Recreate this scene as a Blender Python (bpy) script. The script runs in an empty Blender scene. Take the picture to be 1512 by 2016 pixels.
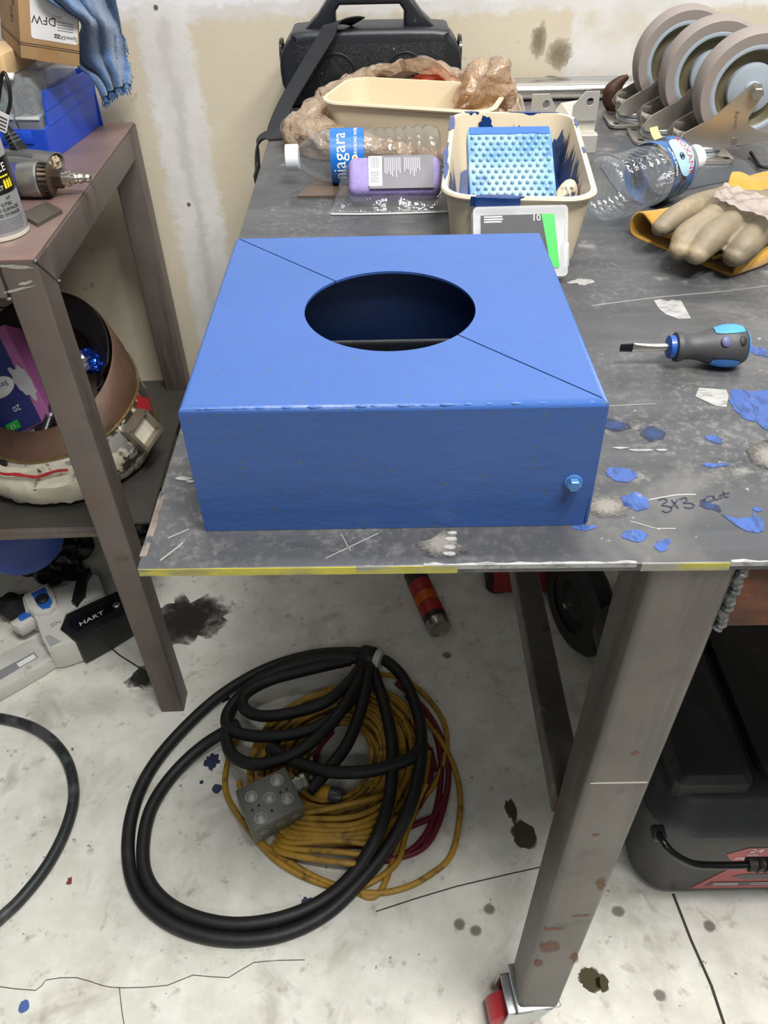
import bpy, bmesh, math, random
from mathutils import Vector, Matrix, noise
random.seed(7)
S = bpy.context.scene
COL = S.collection
PI = math.pi
# ---------------------------------------------------------------- camera
cd = bpy.data.cameras.new('camera')
cam = bpy.data.objects.new('camera', cd)
COL.objects.link(cam)
cam.matrix_world = Matrix(((0.999830,0.017374,0.006220,0.0000),(-0.006904,0.664715,-0.747065,0.0000),(-0.017114,0.746895,0.664722,1.2700),(0,0,0,1)))
cd.sensor_fit = 'VERTICAL'
cd.sensor_height = 36.0
cd.lens = 27.05
cd.clip_start = 0.02
S.camera = cam
# ---------------------------------------------------------------- world, lights, exposure
wd = bpy.data.worlds.new('world')
S.world = wd
wd.use_nodes = True
wd.node_tree.nodes['Background'].inputs[0].default_value = (0.93, 0.96, 1.0, 1)
wd.node_tree.nodes['Background'].inputs[1].default_value = 0.12


def area(name, loc, target, sx, sy, watts, col=(1, 1, 1)):
    ld = bpy.data.lights.new(name, 'AREA')
    ld.shape = 'RECTANGLE'
    ld.size, ld.size_y, ld.energy, ld.color = sx, sy, watts, col
    o = bpy.data.objects.new(name, ld)
    COL.objects.link(o)
    o.location = loc
    o.rotation_euler = (Vector(target) - Vector(loc)).to_track_quat('-Z', 'Y').to_euler()
    return o


area('ceiling_tube_or_fill', (0.35, 0.90, 2.75), (0.35, 0.85, 0.0), 1.5, 0.16, 15, (1.0, 0.985, 0.96))
area('ceiling_tube_or_fill', (0.95, -0.05, 2.75), (0.9, 0.0, 0.0), 0.9, 0.2, 34, (1.0, 0.985, 0.96))
area('ceiling_tube_or_fill', (0.30, -0.05, 2.75), (0.25, 0.0, 0.0), 0.6, 0.2, 36, (1.0, 0.985, 0.96))
area('ceiling_tube_or_fill', (0.2, -1.7, 2.75), (0.2, 0.0, 0.9), 1.5, 0.2, 7, (0.97, 0.985, 1.0))  # added fill lamp behind the camera to brighten front faces; no known fixture
vs = S.view_settings
vs.view_transform = 'Standard'
vs.look = 'None'
vs.exposure = 0.35
vs.gamma = 1.0
vs.use_curve_mapping = False


# ---------------------------------------------------------------- materials
def lin(h):
    if isinstance(h, (tuple, list)):
        return tuple(h[:3]) + (1.0,)
    h = h.lstrip('#')
    r = []
    for i in (0, 2, 4):
        c = int(h[i:i + 2], 16) / 255
        r.append(c / 12.92 if c <= 0.04045 else ((c + 0.055) / 1.055) ** 2.4)
    return tuple(r) + (1.0,)


class NT:
    def __init__(self, name):
        self.m = bpy.data.materials.new(name)
        self.m.use_nodes = True
        self.t = self.m.node_tree
        self.b = self.t.nodes['Principled BSDF']
        self.out = self.t.nodes['Material Output']

    def n(self, typ, **kw):
        nd = self.t.nodes.new(typ)
        for k, v in kw.items():
            if k.startswith('i_'):
                nd.inputs[k[2:].replace('_', ' ')].default_value = v
            else:
                setattr(nd, k, v)
        return nd

    def l(self, a, b):
        self.t.links.new(a, b)

    def coord(self, kind='Object', scale=(1, 1, 1)):
        tc = self.n('ShaderNodeTexCoord')
        mp = self.n('ShaderNodeMapping')
        mp.inputs['Scale'].default_value = scale
        self.l(tc.outputs[kind], mp.inputs[0])
        return mp.outputs[0]

    def noise(self, vec, scale, detail=4, rough=0.55, dist=0.0):
        nd = self.n('ShaderNodeTexNoise')
        nd.inputs['Scale'].default_value = scale
        nd.inputs['Detail'].default_value = detail
        nd.inputs['Roughness'].default_value = rough
        nd.inputs['Distortion'].default_value = dist
        self.l(vec, nd.inputs['Vector'])
        return nd.outputs['Fac']

    def ramp(self, fac, lo, hi):
        nd = self.n('ShaderNodeMapRange')
        nd.inputs[1].default_value = lo
        nd.inputs[2].default_value = hi
        self.l(fac, nd.inputs[0])
        return nd.outputs[0]

    def mix(self, fac, a, b):
        nd = self.n('ShaderNodeMix')
        nd.data_type = 'RGBA'
        if isinstance(fac, (int, float)):
            nd.inputs[0].default_value = fac
        else:
            self.l(fac, nd.inputs[0])
        for s, v in ((nd.inputs[6], a), (nd.inputs[7], b)):
            if hasattr(v, 'links') or hasattr(v, 'is_linked'):
                self.l(v, s)
            else:
                s.default_value = v
        return nd.outputs[2]

    def math(self, op, a, b=0.0):
        nd = self.n('ShaderNodeMath')
        nd.operation = op
        for s, v in ((nd.inputs[0], a), (nd.inputs[1], b)):
            if isinstance(v, (int, float)):
                s.default_value = v
            else:
                self.l(v, s)
        return nd.outputs[0]


MATS = {}


def M(name, col='#808080', rough=0.5, metal=0.0, var=0.12, vs=18.0, layers=(), bump=0.0, bs=150.0, stretch=(1, 1, 1),
      spec=0.5, trans=0.0, sheen=0.0, coat=0.0, emit=0.0, sss=0.0):
    """Principled material: base colour with soft noise variation, extra patch layers (colour, scale, lo, hi) and fine bump."""
    if name in MATS:
        return MATS[name]
    k = NT(name)
    c = lin(col)
    v = k.coord('Object', stretch)
    f = k.noise(v, vs, 5)
    out = k.mix(k.ramp(f, 0.3, 0.7), tuple(x * (1 - var) for x in c[:3]) + (1,), tuple(min(1, x * (1 + var)) for x in c[:3]) + (1,))
    for i, ly in enumerate(layers):
        lc, sc, lo, hi = ly[:4]
        st = ly[4] if len(ly) > 4 else (1, 1, 1)
        vv = k.coord('Object', st)
        add = k.n('ShaderNodeVectorMath')
        add.inputs[1].default_value = (3.7 * i + 1.3, 5.1 * i, 2.2 * i)
        k.l(vv, add.inputs[0])
        out = k.mix(k.ramp(k.noise(add.outputs[0], sc, 6, 0.6), lo, hi), out, lin(lc))
    k.l(out, k.b.inputs['Base Color'])
    k.b.inputs['Roughness'].default_value = rough
    k.b.inputs['Metallic'].default_value = metal
    k.b.inputs['Specular IOR Level'].default_value = spec
    if trans:
        k.b.inputs['Transmission Weight'].default_value = trans
    if sheen:
        k.b.inputs['Sheen Weight'].default_value = sheen
    if coat:
        k.b.inputs['Coat Weight'].default_value = coat
        k.b.inputs['Coat Roughness'].default_value = 0.15
    if sss:
        k.b.inputs['Subsurface Weight'].default_value = sss
        k.b.inputs['Subsurface Radius'].default_value = (0.02, 0.015, 0.01)
    if bump:
        bp = k.n('ShaderNodeBump')
        bp.inputs['Strength'].default_value = bump
        bp.inputs['Distance'].default_value = 0.002
        k.l(k.noise(v, bs, 3), bp.inputs['Height'])
        k.l(bp.outputs[0], k.b.inputs['Normal'])
    MATS[name] = k.m
    return k.m


def clear(name, col='#ffffff', body=0.1, rough=0.05, ior=1.45, bump=0.0, bs=60, tint='#ffffff'):
    """Thin clear or milky plastic: see-through, `body` of it milky, with a Fresnel gloss on top."""
    if name in MATS:
        return MATS[name]
    k = NT(name)
    tr = k.n('ShaderNodeBsdfTransparent')
    tr.inputs[0].default_value = lin(tint)
    k.b.inputs['Base Color'].default_value = lin(col)
    k.b.inputs['Roughness'].default_value = 0.5
    gl = k.n('ShaderNodeBsdfGlossy')
    gl.inputs['Roughness'].default_value = rough
    fr = k.n('ShaderNodeFresnel')
    gm_ = k.n('ShaderNodeNewGeometry')
    k.l(k.math('SUBTRACT', ior, k.math('MULTIPLY', gm_.outputs['Backfacing'], ior - 1 / ior)), fr.inputs[0])
    m1 = k.n('ShaderNodeMixShader')
    m1.inputs[0].default_value = body
    k.l(tr.outputs[0], m1.inputs[1])
    k.l(k.b.outputs[0], m1.inputs[2])
    m2 = k.n('ShaderNodeMixShader')
    k.l(fr.outputs[0], m2.inputs[0])
    k.l(m1.outputs[0], m2.inputs[1])
    k.l(gl.outputs[0], m2.inputs[2])
    k.l(m2.outputs[0], k.out.inputs[0])
    if bump:
        bp = k.n('ShaderNodeBump')
        bp.inputs['Strength'].default_value = bump
        bp.inputs['Distance'].default_value = 0.004
        k.l(k.noise(k.coord(), bs, 3), bp.inputs['Height'])
        for nd in (k.b, gl, fr):
            k.l(bp.outputs[0], nd.inputs['Normal'])
    MATS[name] = k.m
    return k.m


def soft(name, col, dens=0.8, rough=0.6, edge=0.45, jag=0.5, ns=6.0, plane='XY'):
    """Stain that fades out towards its own outline."""
    if name in MATS:
        return MATS[name]
    k = NT(name)
    mp = k.n('ShaderNodeMapping')
    mp.inputs['Location'].default_value = (-1, -1, 0) if plane == 'XY' else (-1, 0, -1)
    mp.inputs['Scale'].default_value = (2, 2, 0) if plane == 'XY' else (2, 0, 2)
    tc = k.n('ShaderNodeTexCoord')
    k.l(tc.outputs['Generated'], mp.inputs[0])
    ln_ = k.n('ShaderNodeVectorMath')
    ln_.operation = 'LENGTH'
    k.l(mp.outputs[0], ln_.inputs[0])
    d = k.math('ADD', ln_.outputs['Value'], k.math('MULTIPLY', k.math('SUBTRACT', k.noise(mp.outputs[0], ns, 6, 0.65), 0.5), jag * 2))
    fac = k.math('MULTIPLY', k.ramp(d, 1.0, 1.0 - edge), dens)
    tr = k.n('ShaderNodeBsdfTransparent')
    k.b.inputs['Base Color'].default_value = lin(col)
    k.b.inputs['Roughness'].default_value = rough
    mx = k.n('ShaderNodeMixShader')
    k.l(fac, mx.inputs[0])
    k.l(tr.outputs[0], mx.inputs[1])
    k.l(k.b.outputs[0], mx.inputs[2])
    k.l(mx.outputs[0], k.out.inputs[0])
    MATS[name] = k.m
    return k.m


# ---------------------------------------------------------------- mesh helpers
def V(*a):
    return Vector(a)


def cr(pts, n=6, closed=False):
    """Catmull-Rom through points."""
    P = [Vector(p) for p in pts]
    m = len(P)
    out = []
    for i in range(m if closed else m - 1):
        if closed:
            a, b, c, d = P[(i - 1) % m], P[i], P[(i + 1) % m], P[(i + 2) % m]
        else:
            b, c = P[i], P[i + 1]
            a = P[i - 1] if i else b * 2 - c
            d = P[i + 2] if i + 2 < m else c * 2 - b
        for j in range(n):
            t = j / n
            out.append(0.5 * ((2 * b) + (c - a) * t + (2 * a - 5 * b + 4 * c - d) * t * t + (3 * b - a - 3 * c + d) * t ** 3))
    if not closed:
        out.append(P[-1])
    return out


def frame(d):
    d = Vector(d).normalized()
    up = V(0, 0, 1) if abs(d.z) < 0.95 else V(1, 0, 0)
    x = up.cross(d).normalized()
    return x, d.cross(x)


def axis_m(p, d, roll=0.0):
    """Matrix with local Z along d at p."""
    x, y = frame(d)
    d = Vector(d).normalized()
    m = Matrix((x, y, d)).transposed().to_4x4()
    return Matrix.Translation(p) @ m @ Matrix.Rotation(roll, 4, 'Z')


def rrect(w, d, r, n=5, cx=0, cy=0):
    pts = []
    for sx, sy, a0 in ((1, 1, 0), (-1, 1, 90), (-1, -1, 180), (1, -1, 270)):
        for i in range(n + 1):
            a = math.radians(a0 + 90 * i / n)
            pts.append((cx + sx * (w / 2 - r) + r * math.cos(a), cy + sy * (d / 2 - r) + r * math.sin(a)))
    return pts


class B:
    def __init__(self):
        self.bm = bmesh.new()

    def loft(self, rings, caps=(True, True), closed=True):
        vs = [[self.bm.verts.new(p) for p in r] for r in rings]
        n = len(vs[0])
        for a, b in zip(vs, vs[1:]):
            for i in range(n if closed else n - 1):
                j = (i + 1) % n
                try:
                    self.bm.faces.new((a[i], a[j], b[j], b[i]))
                except ValueError:
                    pass
        if caps[0] and n > 2:
            self.bm.faces.new(list(reversed(vs[0])))
        if caps[1] and n > 2:
            self.bm.faces.new(vs[-1])
        return self

    def box(self, c, s, m=None, bev=0.0, seg=2):
        b2 = bmesh.new()
        bmesh.ops.create_cube(b2, size=1.0)
        bmesh.ops.scale(b2, vec=s, verts=b2.verts)
        if bev:
            bmesh.ops.bevel(b2, geom=list(b2.edges), offset=bev, segments=seg, affect='EDGES', profile=0.5)
        mm = Matrix.Translation(c)
        if m is not None:
            mm = mm @ m if not isinstance(m, (int, float)) else mm @ Matrix.Rotation(m, 4, 'Z')
        b2.transform(mm)
        self.add(b2)
        return self

    def add(self, b2, mm=None):
        if mm is not None:
            b2.transform(mm)
        me = bpy.data.meshes.new('tmp')
        b2.to_mesh(me)
        b2.free()
        self.bm.from_mesh(me)
        bpy.data.meshes.remove(me)
        return self

    def lathe(self, prof, n=32, m=None, caps=(True, True), sx=1, sy=1):
        rings = []
        for r, z in prof:
            rings.append([V(r * sx * math.cos(2 * PI * i / n), r * sy * math.sin(2 * PI * i / n), z) for i in range(n)])
        if m is not None:
            rings = [[m @ p for p in r] for r in rings]
        return self.loft(rings, caps)

    def cyl(self, p0, p1, r0, r1=None, n=20):
        p0, p1 = Vector(p0), Vector(p1)
        return self.lathe([(r0, 0), (r0 if r1 is None else r1, (p1 - p0).length)], n, axis_m(p0, p1 - p0))

    def tube(self, pts, r, n=8, sub=6, closed=False, caps=True):
        P = cr(pts, sub, closed) if sub > 1 else [Vector(p) for p in pts]
        rings = []
        m = len(P)
        px = None
        for i, p in enumerate(P):
            a = P[(i - 1) % m] if closed or i else P[i]
            c = P[(i + 1) % m] if closed or i < m - 1 else P[i]
            d = (c - a)
            if d.length < 1e-9:
                d = V(0, 0, 1)
            d.normalize()
            if px is None:
                x, y = frame(d)
            else:
                x = (px - d * px.dot(d)).normalized()
                y = d.cross(x)
            px = x
            rr = r(i / (m - 1)) if callable(r) else r
            rings.append([p + x * rr * math.cos(2 * PI * k / n) + y * rr * math.sin(2 * PI * k / n) for k in range(n)])
        if closed:
            rings.append(rings[0])
        return self.loft(rings, (caps and not closed, caps and not closed))

    def ribbon(self, pts, w, th, side=None, sub=6):
        """Flat strap swept along pts; side = direction of its width."""
        P = cr(pts, sub)
        rings = []
        for i, p in enumerate(P):
            d = (P[min(i + 1, len(P) - 1)] - P[max(i - 1, 0)]).normalized()
            s = Vector(side(i / (len(P) - 1)) if callable(side) else side)
            s = (s - d * s.dot(d)).normalized() * w / 2
            t = d.cross(s).normalized() * th / 2
            rings.append([p + s + t, p - s + t, p - s - t, p + s - t])
        return self.loft(rings)

    def prism(self, pts, z0, z1, m=None, bev=0.0, seg=2):
        b2 = bmesh.new()
        a = [b2.verts.new((p[0], p[1], z0)) for p in pts]
        f = b2.faces.new(a)
        if f.normal.z == 0:
            f.normal_update()
        r = bmesh.ops.extrude_face_region(b2, geom=[f])
        vv = [g for g in r['geom'] if isinstance(g, bmesh.types.BMVert)]
        bmesh.ops.translate(b2, vec=(0, 0, z1 - z0), verts=vv)
        bmesh.ops.recalc_face_normals(b2, faces=b2.faces)
        if bev:
            ed = [e for e in b2.edges if abs(e.verts[0].co.z - e.verts[1].co.z) < 1e-7]
            bmesh.ops.bevel(b2, geom=ed, offset=bev, segments=seg, affect='EDGES', profile=0.5)
        if m is not None:
            b2.transform(m)
        return self.add(b2)

    def grid(self, f, nu, nv, cu=False, cv=False):
        vs = [[self.bm.verts.new(f(i / (nu if cu else nu - 1), j / (nv if cv else nv - 1))) for i in range(nu)] for j in range(nv)]
        for j in range(nv if cv else nv - 1):
            for i in range(nu if cu else nu - 1):
                a, b = (i + 1) % nu, (j + 1) % nv
                self.bm.faces.new((vs[j][i], vs[j][a], vs[b][a], vs[b][i]))
        return self

    def ball(self, c, r, s=(1, 1, 1), m=None, sub=3):
        b2 = bmesh.new()
        bmesh.ops.create_icosphere(b2, subdivisions=sub, radius=r)
        bmesh.ops.scale(b2, vec=s, verts=b2.verts)
        if m is not None:
            b2.transform(m)
        bmesh.ops.translate(b2, vec=c, verts=b2.verts)
        return self.add(b2)

    def warp(self, f):
        for v in self.bm.verts:
            v.co = f(v.co)
        return self

    def xf(self, m):
        self.bm.transform(m)
        return self

    def obj(self, name, mat, parent=None, smooth=35, world=False, rec=True, **props):
        """Link as one mesh object; with a parent, vertices are local unless world=True."""
        if rec:
            bmesh.ops.recalc_face_normals(self.bm, faces=self.bm.faces)
        if parent is not None and world:
            self.bm.transform(parent_matrix(parent).inverted())
        me = bpy.data.meshes.new(name)
        self.bm.to_mesh(me)
        self.bm.free()
        me.materials.append(mat)
        if smooth:
            me.shade_smooth()
            me.set_sharp_from_angle(angle=math.radians(smooth))
        o = bpy.data.objects.new(name, me)
        COL.objects.link(o)
        if parent is not None:
            o.parent = parent
        for k, v in props.items():
            o[k] = v
        return o


def parent_matrix(o):
    m = o.matrix_basis.copy()
    while o.parent is not None:
        o = o.parent
        m = o.matrix_basis @ m
    return m


def thing(name, label, cat, loc=(0, 0, 0), rz=0.0, group=None, m=None):
    o = bpy.data.objects.new(name, None)
    o.empty_display_size = 0.02
    COL.objects.link(o)
    if m is not None:
        o.matrix_basis = m
    else:
        o.location = loc
        o.rotation_euler = (0, 0, rz)
        o.matrix_basis = Matrix.Translation(loc) @ Matrix.Rotation(rz, 4, 'Z')
    return tag(o, label, cat, group)


def tag(o, label, cat, group=None):
    o['label'] = label
    o['category'] = cat
    if group:
        o['group'] = group
    return o


def copy_tree(o, parent=None):
    c = o.copy()
    COL.objects.link(c)
    c.parent = parent
    for ch in [x for x in bpy.data.objects if x.parent == o]:
        copy_tree(ch, c)
    return c


_tx = {}


def text(s, size=0.01, depth=0.0002, align='LEFT', shear=0.0, sx=1.0):
    """Lettering as a bmesh in the XY plane, raised by depth."""
    cu = bpy.data.curves.new('lettering', 'FONT')
    cu.body = s
    cu.size = size
    cu.align_x = align
    cu.align_y = 'CENTER'
    cu.extrude = depth / 2
    cu.shear = shear
    cu.resolution_u = 2
    o = bpy.data.objects.new('lettering', cu)
    COL.objects.link(o)
    dg = bpy.context.evaluated_depsgraph_get()
    me = bpy.data.meshes.new_from_object(o.evaluated_get(dg))
    bpy.data.objects.remove(o)
    b = B()
    b.bm.from_mesh(me)
    bpy.data.meshes.remove(me)
    if sx != 1.0:
        b.xf(Matrix.Diagonal((sx, 1, 1, 1)))
    return b


def nz(p, s=1.0, o=0.0):
    return noise.noise(Vector((p[0] * s + o, p[1] * s + o * 0.7, p[2] * s - o)))


def blob(cx, cy, rx, ry, rot=0.0, seed=0.0, n=28, amp=0.25):
    n = max(n, 44)
    """Irregular round outline for splats and stains."""
    out = []
    for i in range(n):
        a = 2 * PI * i / n
        k = 1 + amp * 1.6 * noise.noise(Vector((math.cos(a) * 1.3 + seed, math.sin(a) * 1.3 - seed, seed * 0.37))) \
            + amp * 0.6 * noise.noise(Vector((math.cos(a) * 4 + seed, math.sin(a) * 4, seed))) + 0.12 * noise.noise(Vector((math.cos(a) * 9 + seed, math.sin(a) * 9, seed)))
        x, y = rx * k * math.cos(a), ry * k * math.sin(a)
        out.append((cx + x * math.cos(rot) - y * math.sin(rot), cy + x * math.sin(rot) + y * math.cos(rot)))
    return out


# ---------------------------------------------------------------- shared materials
steel_scale = M('mill_scale_steel', '#67635e', 0.45, 0.45, 0.2, 9, layers=(('#7a5a48', 7, 0.62, 0.85), ('#46423f', 14, 0.6, 0.75), ('#4b4845', 26, 0.55, 0.68, (1, 1, 0.06)), ('#86827c', 30, 0.62, 0.72, (1, 1, 0.05)), ('#8a5f48', 16, 0.66, 0.74, (1, 1, 0.5)), ('#9a9894', 120, 0.68, 0.8)), bump=0.15, bs=90)
steel_scale_l = M('brown_mill_scale_steel', '#6c625c', 0.45, 0.45, 0.18, 8, layers=(('#73503f', 6, 0.56, 0.8), ('#4a4340', 12, 0.6, 0.8), ('#574e49', 26, 0.55, 0.68, (1, 1, 0.08)), ('#8a7a70', 120, 0.7, 0.8)), bump=0.12, bs=90)
rust_plate = M('rust_stained_steel_plate', '#86706a', 0.45, 0.3, 0.2, 7, layers=(('#a07c6c', 6, 0.5, 0.75), ('#5f5451', 9, 0.58, 0.78)), bump=0.1)
rust_bare = M('bare_rust', '#5a3a2a', 0.75, 0.2, 0.3, 20, layers=(('#7d4a2a', 18, 0.52, 0.7), ('#2d2220', 12, 0.55, 0.75)), bump=0.5, bs=120)
weld_m = M('weld_bead_steel', '#6d6f6e', 0.5, 0.6, 0.25, 60, bump=0.8, bs=300)
zinc = M('zinc_plated_steel', '#b9bcbd', 0.3, 0.9, 0.1, 12, bump=0.05)
nickel = M('bright_plated_steel', '#c9c2b4', 0.24, 0.95, 0.1, 10)
black_pl = M('black_plastic', '#17181a', 0.5, 0, 0.15, 25, bump=0.1)
black_rub = M('black_rubber', '#151617', 0.55, 0, 0.2, 20, layers=(('#2c2d2e', 30, 0.55, 0.8),), bump=0.15, bs=80)
white_pl = M('white_plastic', '#dcdbd6', 0.42, 0, 0.04, 12, layers=(('#a5a19a', 22, 0.66, 0.8),))
blue_paint = M('blue_enamel_paint', '#4266a8', 0.5, 0.0, 0.06, 30)
ink = M('black_print_ink', '#1b1b1d', 0.6)
white_ink = M('white_print_ink', '#e6e6e4', 0.6)
grey_ink = M('grey_print_ink', '#77777c', 0.6)
E_ = 0
# ---------------------------------------------------------------- floor
k = NT('concrete_floor')
v = k.coord('Object')
c = k.mix(k.ramp(k.noise(v, 3.2, 6, 0.6), 0.3, 0.7), lin('#c8c6b9'), lin('#e2e2d6'))
c = k.mix(k.ramp(k.noise(v, 17, 6, 0.65), 0.42, 0.72), c, lin('#e9e8de'))
c = k.mix(k.ramp(k.noise(v, 9.3, 5, 0.6, 0.6), 0.55, 0.8), c, lin('#a09a8c'))
c = k.mix(k.ramp(k.noise(v, 14, 6, 0.7, 0.8), 0.60, 0.75), c, lin('#b09d8c'))
c = k.mix(k.ramp(k.noise(v, 38, 4, 0.6), 0.60, 0.80), c, lin('#948e82'))
c = k.mix(k.ramp(k.noise(v, 75, 3, 0.5), 0.70, 0.76), c, lin('#77726a'))
c = k.mix(k.ramp(k.noise(v, 130, 3, 0.6), 0.66, 0.8), c, lin('#dad8cf'))
k.l(c, k.b.inputs['Base Color'])
k.b.inputs['Roughness'].default_value = 0.5
bp = k.n('ShaderNodeBump')
bp.inputs['Strength'].default_value = 0.2
bp.inputs['Distance'].default_value = 0.003
k.l(k.noise(v, 60, 5), bp.inputs['Height'])
k.l(bp.outputs[0], k.b.inputs['Normal'])
floor_m = k.m
fl = B().box((0.2, 0.2, -0.05), (5, 4, 0.1)).obj('floor', floor_m, smooth=0)
fl['kind'] = 'structure'
joint_m = M('dark_floor_joint', '#3f3a33', 0.9)
stain_m = M('oil_stain', '#4a4538', 0.45, 0, 0.2, 30, layers=(('#7d776a', 40, 0.6, 0.7),))
wet_m = soft('wet_spot', '#57503c', 0.85, 0.12, 0.25, 0.3, 3.0)
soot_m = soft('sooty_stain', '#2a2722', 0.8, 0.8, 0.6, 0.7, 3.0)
drop_m = M('dark_blue_paint_drop', '#26304f', 0.45)
dropl_m = M('blue_paint_drop', '#4c65a0', 0.45)


def on_floor(name, pts, mat, h=0.0012):
    return B().prism(pts, 0.0, h).obj(name, mat, fl, world=True, smooth=0)


def line(name, pts, w, mat, parent=fl, z=0.0, h=0.001, sub=3):
    b = B()
    P = cr(pts, sub) if sub > 1 else [Vector(p) for p in pts]
    l, r = [], []
    for i, p in enumerate(P):
        d = (P[min(i + 1, len(P) - 1)] - P[max(i - 1, 0)])
        d.z = 0
        d.normalize()
        s = V(-d.y, d.x, 0) * w / 2
        l.append((p.x + s.x, p.y + s.y))
        r.append((p.x - s.x, p.y - s.y))
    for i in range(len(P) - 1):
        b.prism([l[i], l[i + 1], r[i + 1], r[i]], z, z + h)
    return b.obj(name, mat, parent, world=True, smooth=0)


line('control_joint', [(0.4396, 0.5053, 0.0000), (0.4473, 0.4381, -0.0000), (0.4581, 0.3762, 0.0000), (0.4618, 0.3011, 0.0000), (0.4652, 0.2331, 0.0000)], 0.004, joint_m, sub=1)
line('control_joint', [(0.2850, 0.5596, 0.0000), (0.0991, 0.5218, 0.0000), (-0.0311, 0.4849, 0.0000)], 0.002, stain_m, sub=2, h=0.0006)
line('control_joint', [(-0.6524, 1.0723, 0.0000), (-0.5623, 0.9960, 0.0000), (-0.4465, 0.9181, 0.0000)], 0.003, joint_m, sub=1)
line('floor_crack', [(-0.6023, 0.3890, 0.0000), (-0.5320, 0.3815, 0.0000), (-0.5213, 0.3948, 0.0000), (-0.4767, 0.3976, 0.0000), (-0.4361, 0.3870, 0.0000), (-0.4051, 0.3833, 0.0000), (-0.3382, 0.3858, 0.0000), (-0.3030, 0.3989, -0.0000), (-0.2495, 0.3948, 0.0000), (-0.2142, 0.4149, 0.0000), (-0.1380, 0.4174, -0.0000)], 0.0012, stain_m, sub=2, h=0.0005)
line('floor_crack', [(-0.4088, 0.3834, 0.0000), (-0.3978, 0.3539, 0.0000), (-0.3813, 0.3164, 0.0000)], 0.0012, stain_m, sub=2, h=0.0005)


def stain(u, rx, ry, mat, name='floor_stain', rot=0.0, seed=1.0, amp=0.3):
    return on_floor(name, blob(u[0], u[1], rx, ry, rot, seed, 30, amp), mat)


stain((0.2190, 0.6031, 0.0000), 0.019, 0.027, wet_m, 'oil_spill', 0.6, 3.1)
stain((0.2024, 0.6463, 0.0000), 0.009, 0.022, wet_m, 'oil_spill', 0.2, 5.1, 0.45)
stain((0.2830, 0.3883, 0.0000), 0.016, 0.018, wet_m, 'water_spill', 0.3, 7.3, 0.35)
stain((0.3016, 0.3814, 0.0000), 0.010, 0.011, wet_m, 'water_spill', 0.0, 2.2)
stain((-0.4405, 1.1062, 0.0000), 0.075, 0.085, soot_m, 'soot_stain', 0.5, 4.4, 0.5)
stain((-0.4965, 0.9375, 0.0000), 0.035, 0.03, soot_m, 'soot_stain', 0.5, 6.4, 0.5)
stain((-0.3136, 0.6959, 0.0000), 0.009, 0.009, drop_m, 'paint_drop', 0, 1.0, 0.12)
stain((-0.3430, 0.7090, 0.0000), 0.0035, 0.0035, drop_m, 'paint_drop', 0, 2.0, 0.12)
stain((-0.3302, 0.7489, 0.0000), 0.012, 0.014, drop_m, 'paint_drop', 0, 3.0, 0.6)
stain((-0.3311, 0.8919, 0.0000), 0.012, 0.012, drop_m, 'paint_drop', 0, 9.0, 0.6)
stain((-0.5416, 0.3614, -0.0000), 0.0075, 0.0085, dropl_m, 'paint_drop', 0, 4.0, 0.12)
stain((-0.1398, 0.5001, 0.0000), 0.008, 0.008, drop_m, 'paint_drop', 0, 5.0, 0.4)
stain((-0.5296, 0.5386, 0.0000), 0.004, 0.005, M('red_paint_drop', '#7d3a34'), 'paint_drop', 0, 5.5, 0.5)
for i, u in enumerate(((0.0986, 0.4645, 0.0000), (0.1227, 0.4539, 0.0000), (0.1457, 0.4863, 0.0000), (0.3808, 0.3641, -0.0000), (0.3454, 0.4798, 0.0000), (0.1142, 0.9823, 0.0000), (0.4806, 0.4580, 0.0000))):
    stain(u, 0.010, 0.009, soft('faint_stain', '#8d887c', 0.6, 0.6, 0.5, 0.3), 'floor_stain', 0, 11.0 + i, 0.25)
# ---------------------------------------------------------------- back wall
k = NT('drywall_with_joint_compound')
geo = k.n('ShaderNodeNewGeometry')
sep = k.n('ShaderNodeSeparateXYZ')
k.l(geo.outputs['Position'], sep.inputs[0])
X_, Z_ = sep.outputs[0], sep.outputs[2]
wob = k.math('MULTIPLY', k.math('SUBTRACT', k.noise(geo.outputs['Position'], 14, 6, 0.65), 0.5), 0.05)
wobf = k.math('MULTIPLY', k.math('SUBTRACT', k.noise(geo.outputs['Position'], 90, 4, 0.6), 0.5), 0.02)
xw = k.math('ADD', k.math('ADD', X_, wob), wobf)
zw = k.math('ADD', k.math('ADD', Z_, wob), wobf)


def band(c0, half, soft=0.006):
    d = k.math('ABSOLUTE', k.math('SUBTRACT', xw, c0))
    return k.ramp(d, half + soft, half - soft)


tan = k.mix(k.ramp(k.noise(geo.outputs['Position'], 5, 5), 0.3, 0.7), lin('#c6bba4'), lin('#cfc5af'))
tan = k.mix(k.ramp(k.noise(geo.outputs['Position'], 40, 4), 0.68, 0.75), tan, lin('#a89a80'))
mud = k.mix(k.ramp(k.noise(geo.outputs['Position'], 12, 5), 0.35, 0.7), lin('#cdcac4'), lin('#dcdad6'))
mud2 = k.mix(k.ramp(k.noise(geo.outputs['Position'], 20, 5), 0.4, 0.65), mud, lin('#cbc2b0'))
m1 = band(-0.352, 0.043)
m2 = band(0.385, 0.075)
m3 = band(-0.352, 0.009)
m4 = k.ramp(zw, 1.040, 1.050)
m5 = k.math('MULTIPLY', m4, k.ramp(xw, 0.30, 0.33))
col = k.mix(m1, tan, mud)
col = k.mix(m3, col, lin('#c3c1bb'))
col = k.mix(m2, col, mud2)
col = k.mix(m4, col, mud)
col = k.mix(k.ramp(zw, 1.060, 1.068), col, lin('#dededf'))
k.l(col, k.b.inputs['Base Color'])
k.b.inputs['Roughness'].default_value = 0.75
bp = k.n('ShaderNodeBump')
bp.inputs['Strength'].default_value = 0.15
bp.inputs['Distance'].default_value = 0.002
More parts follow.
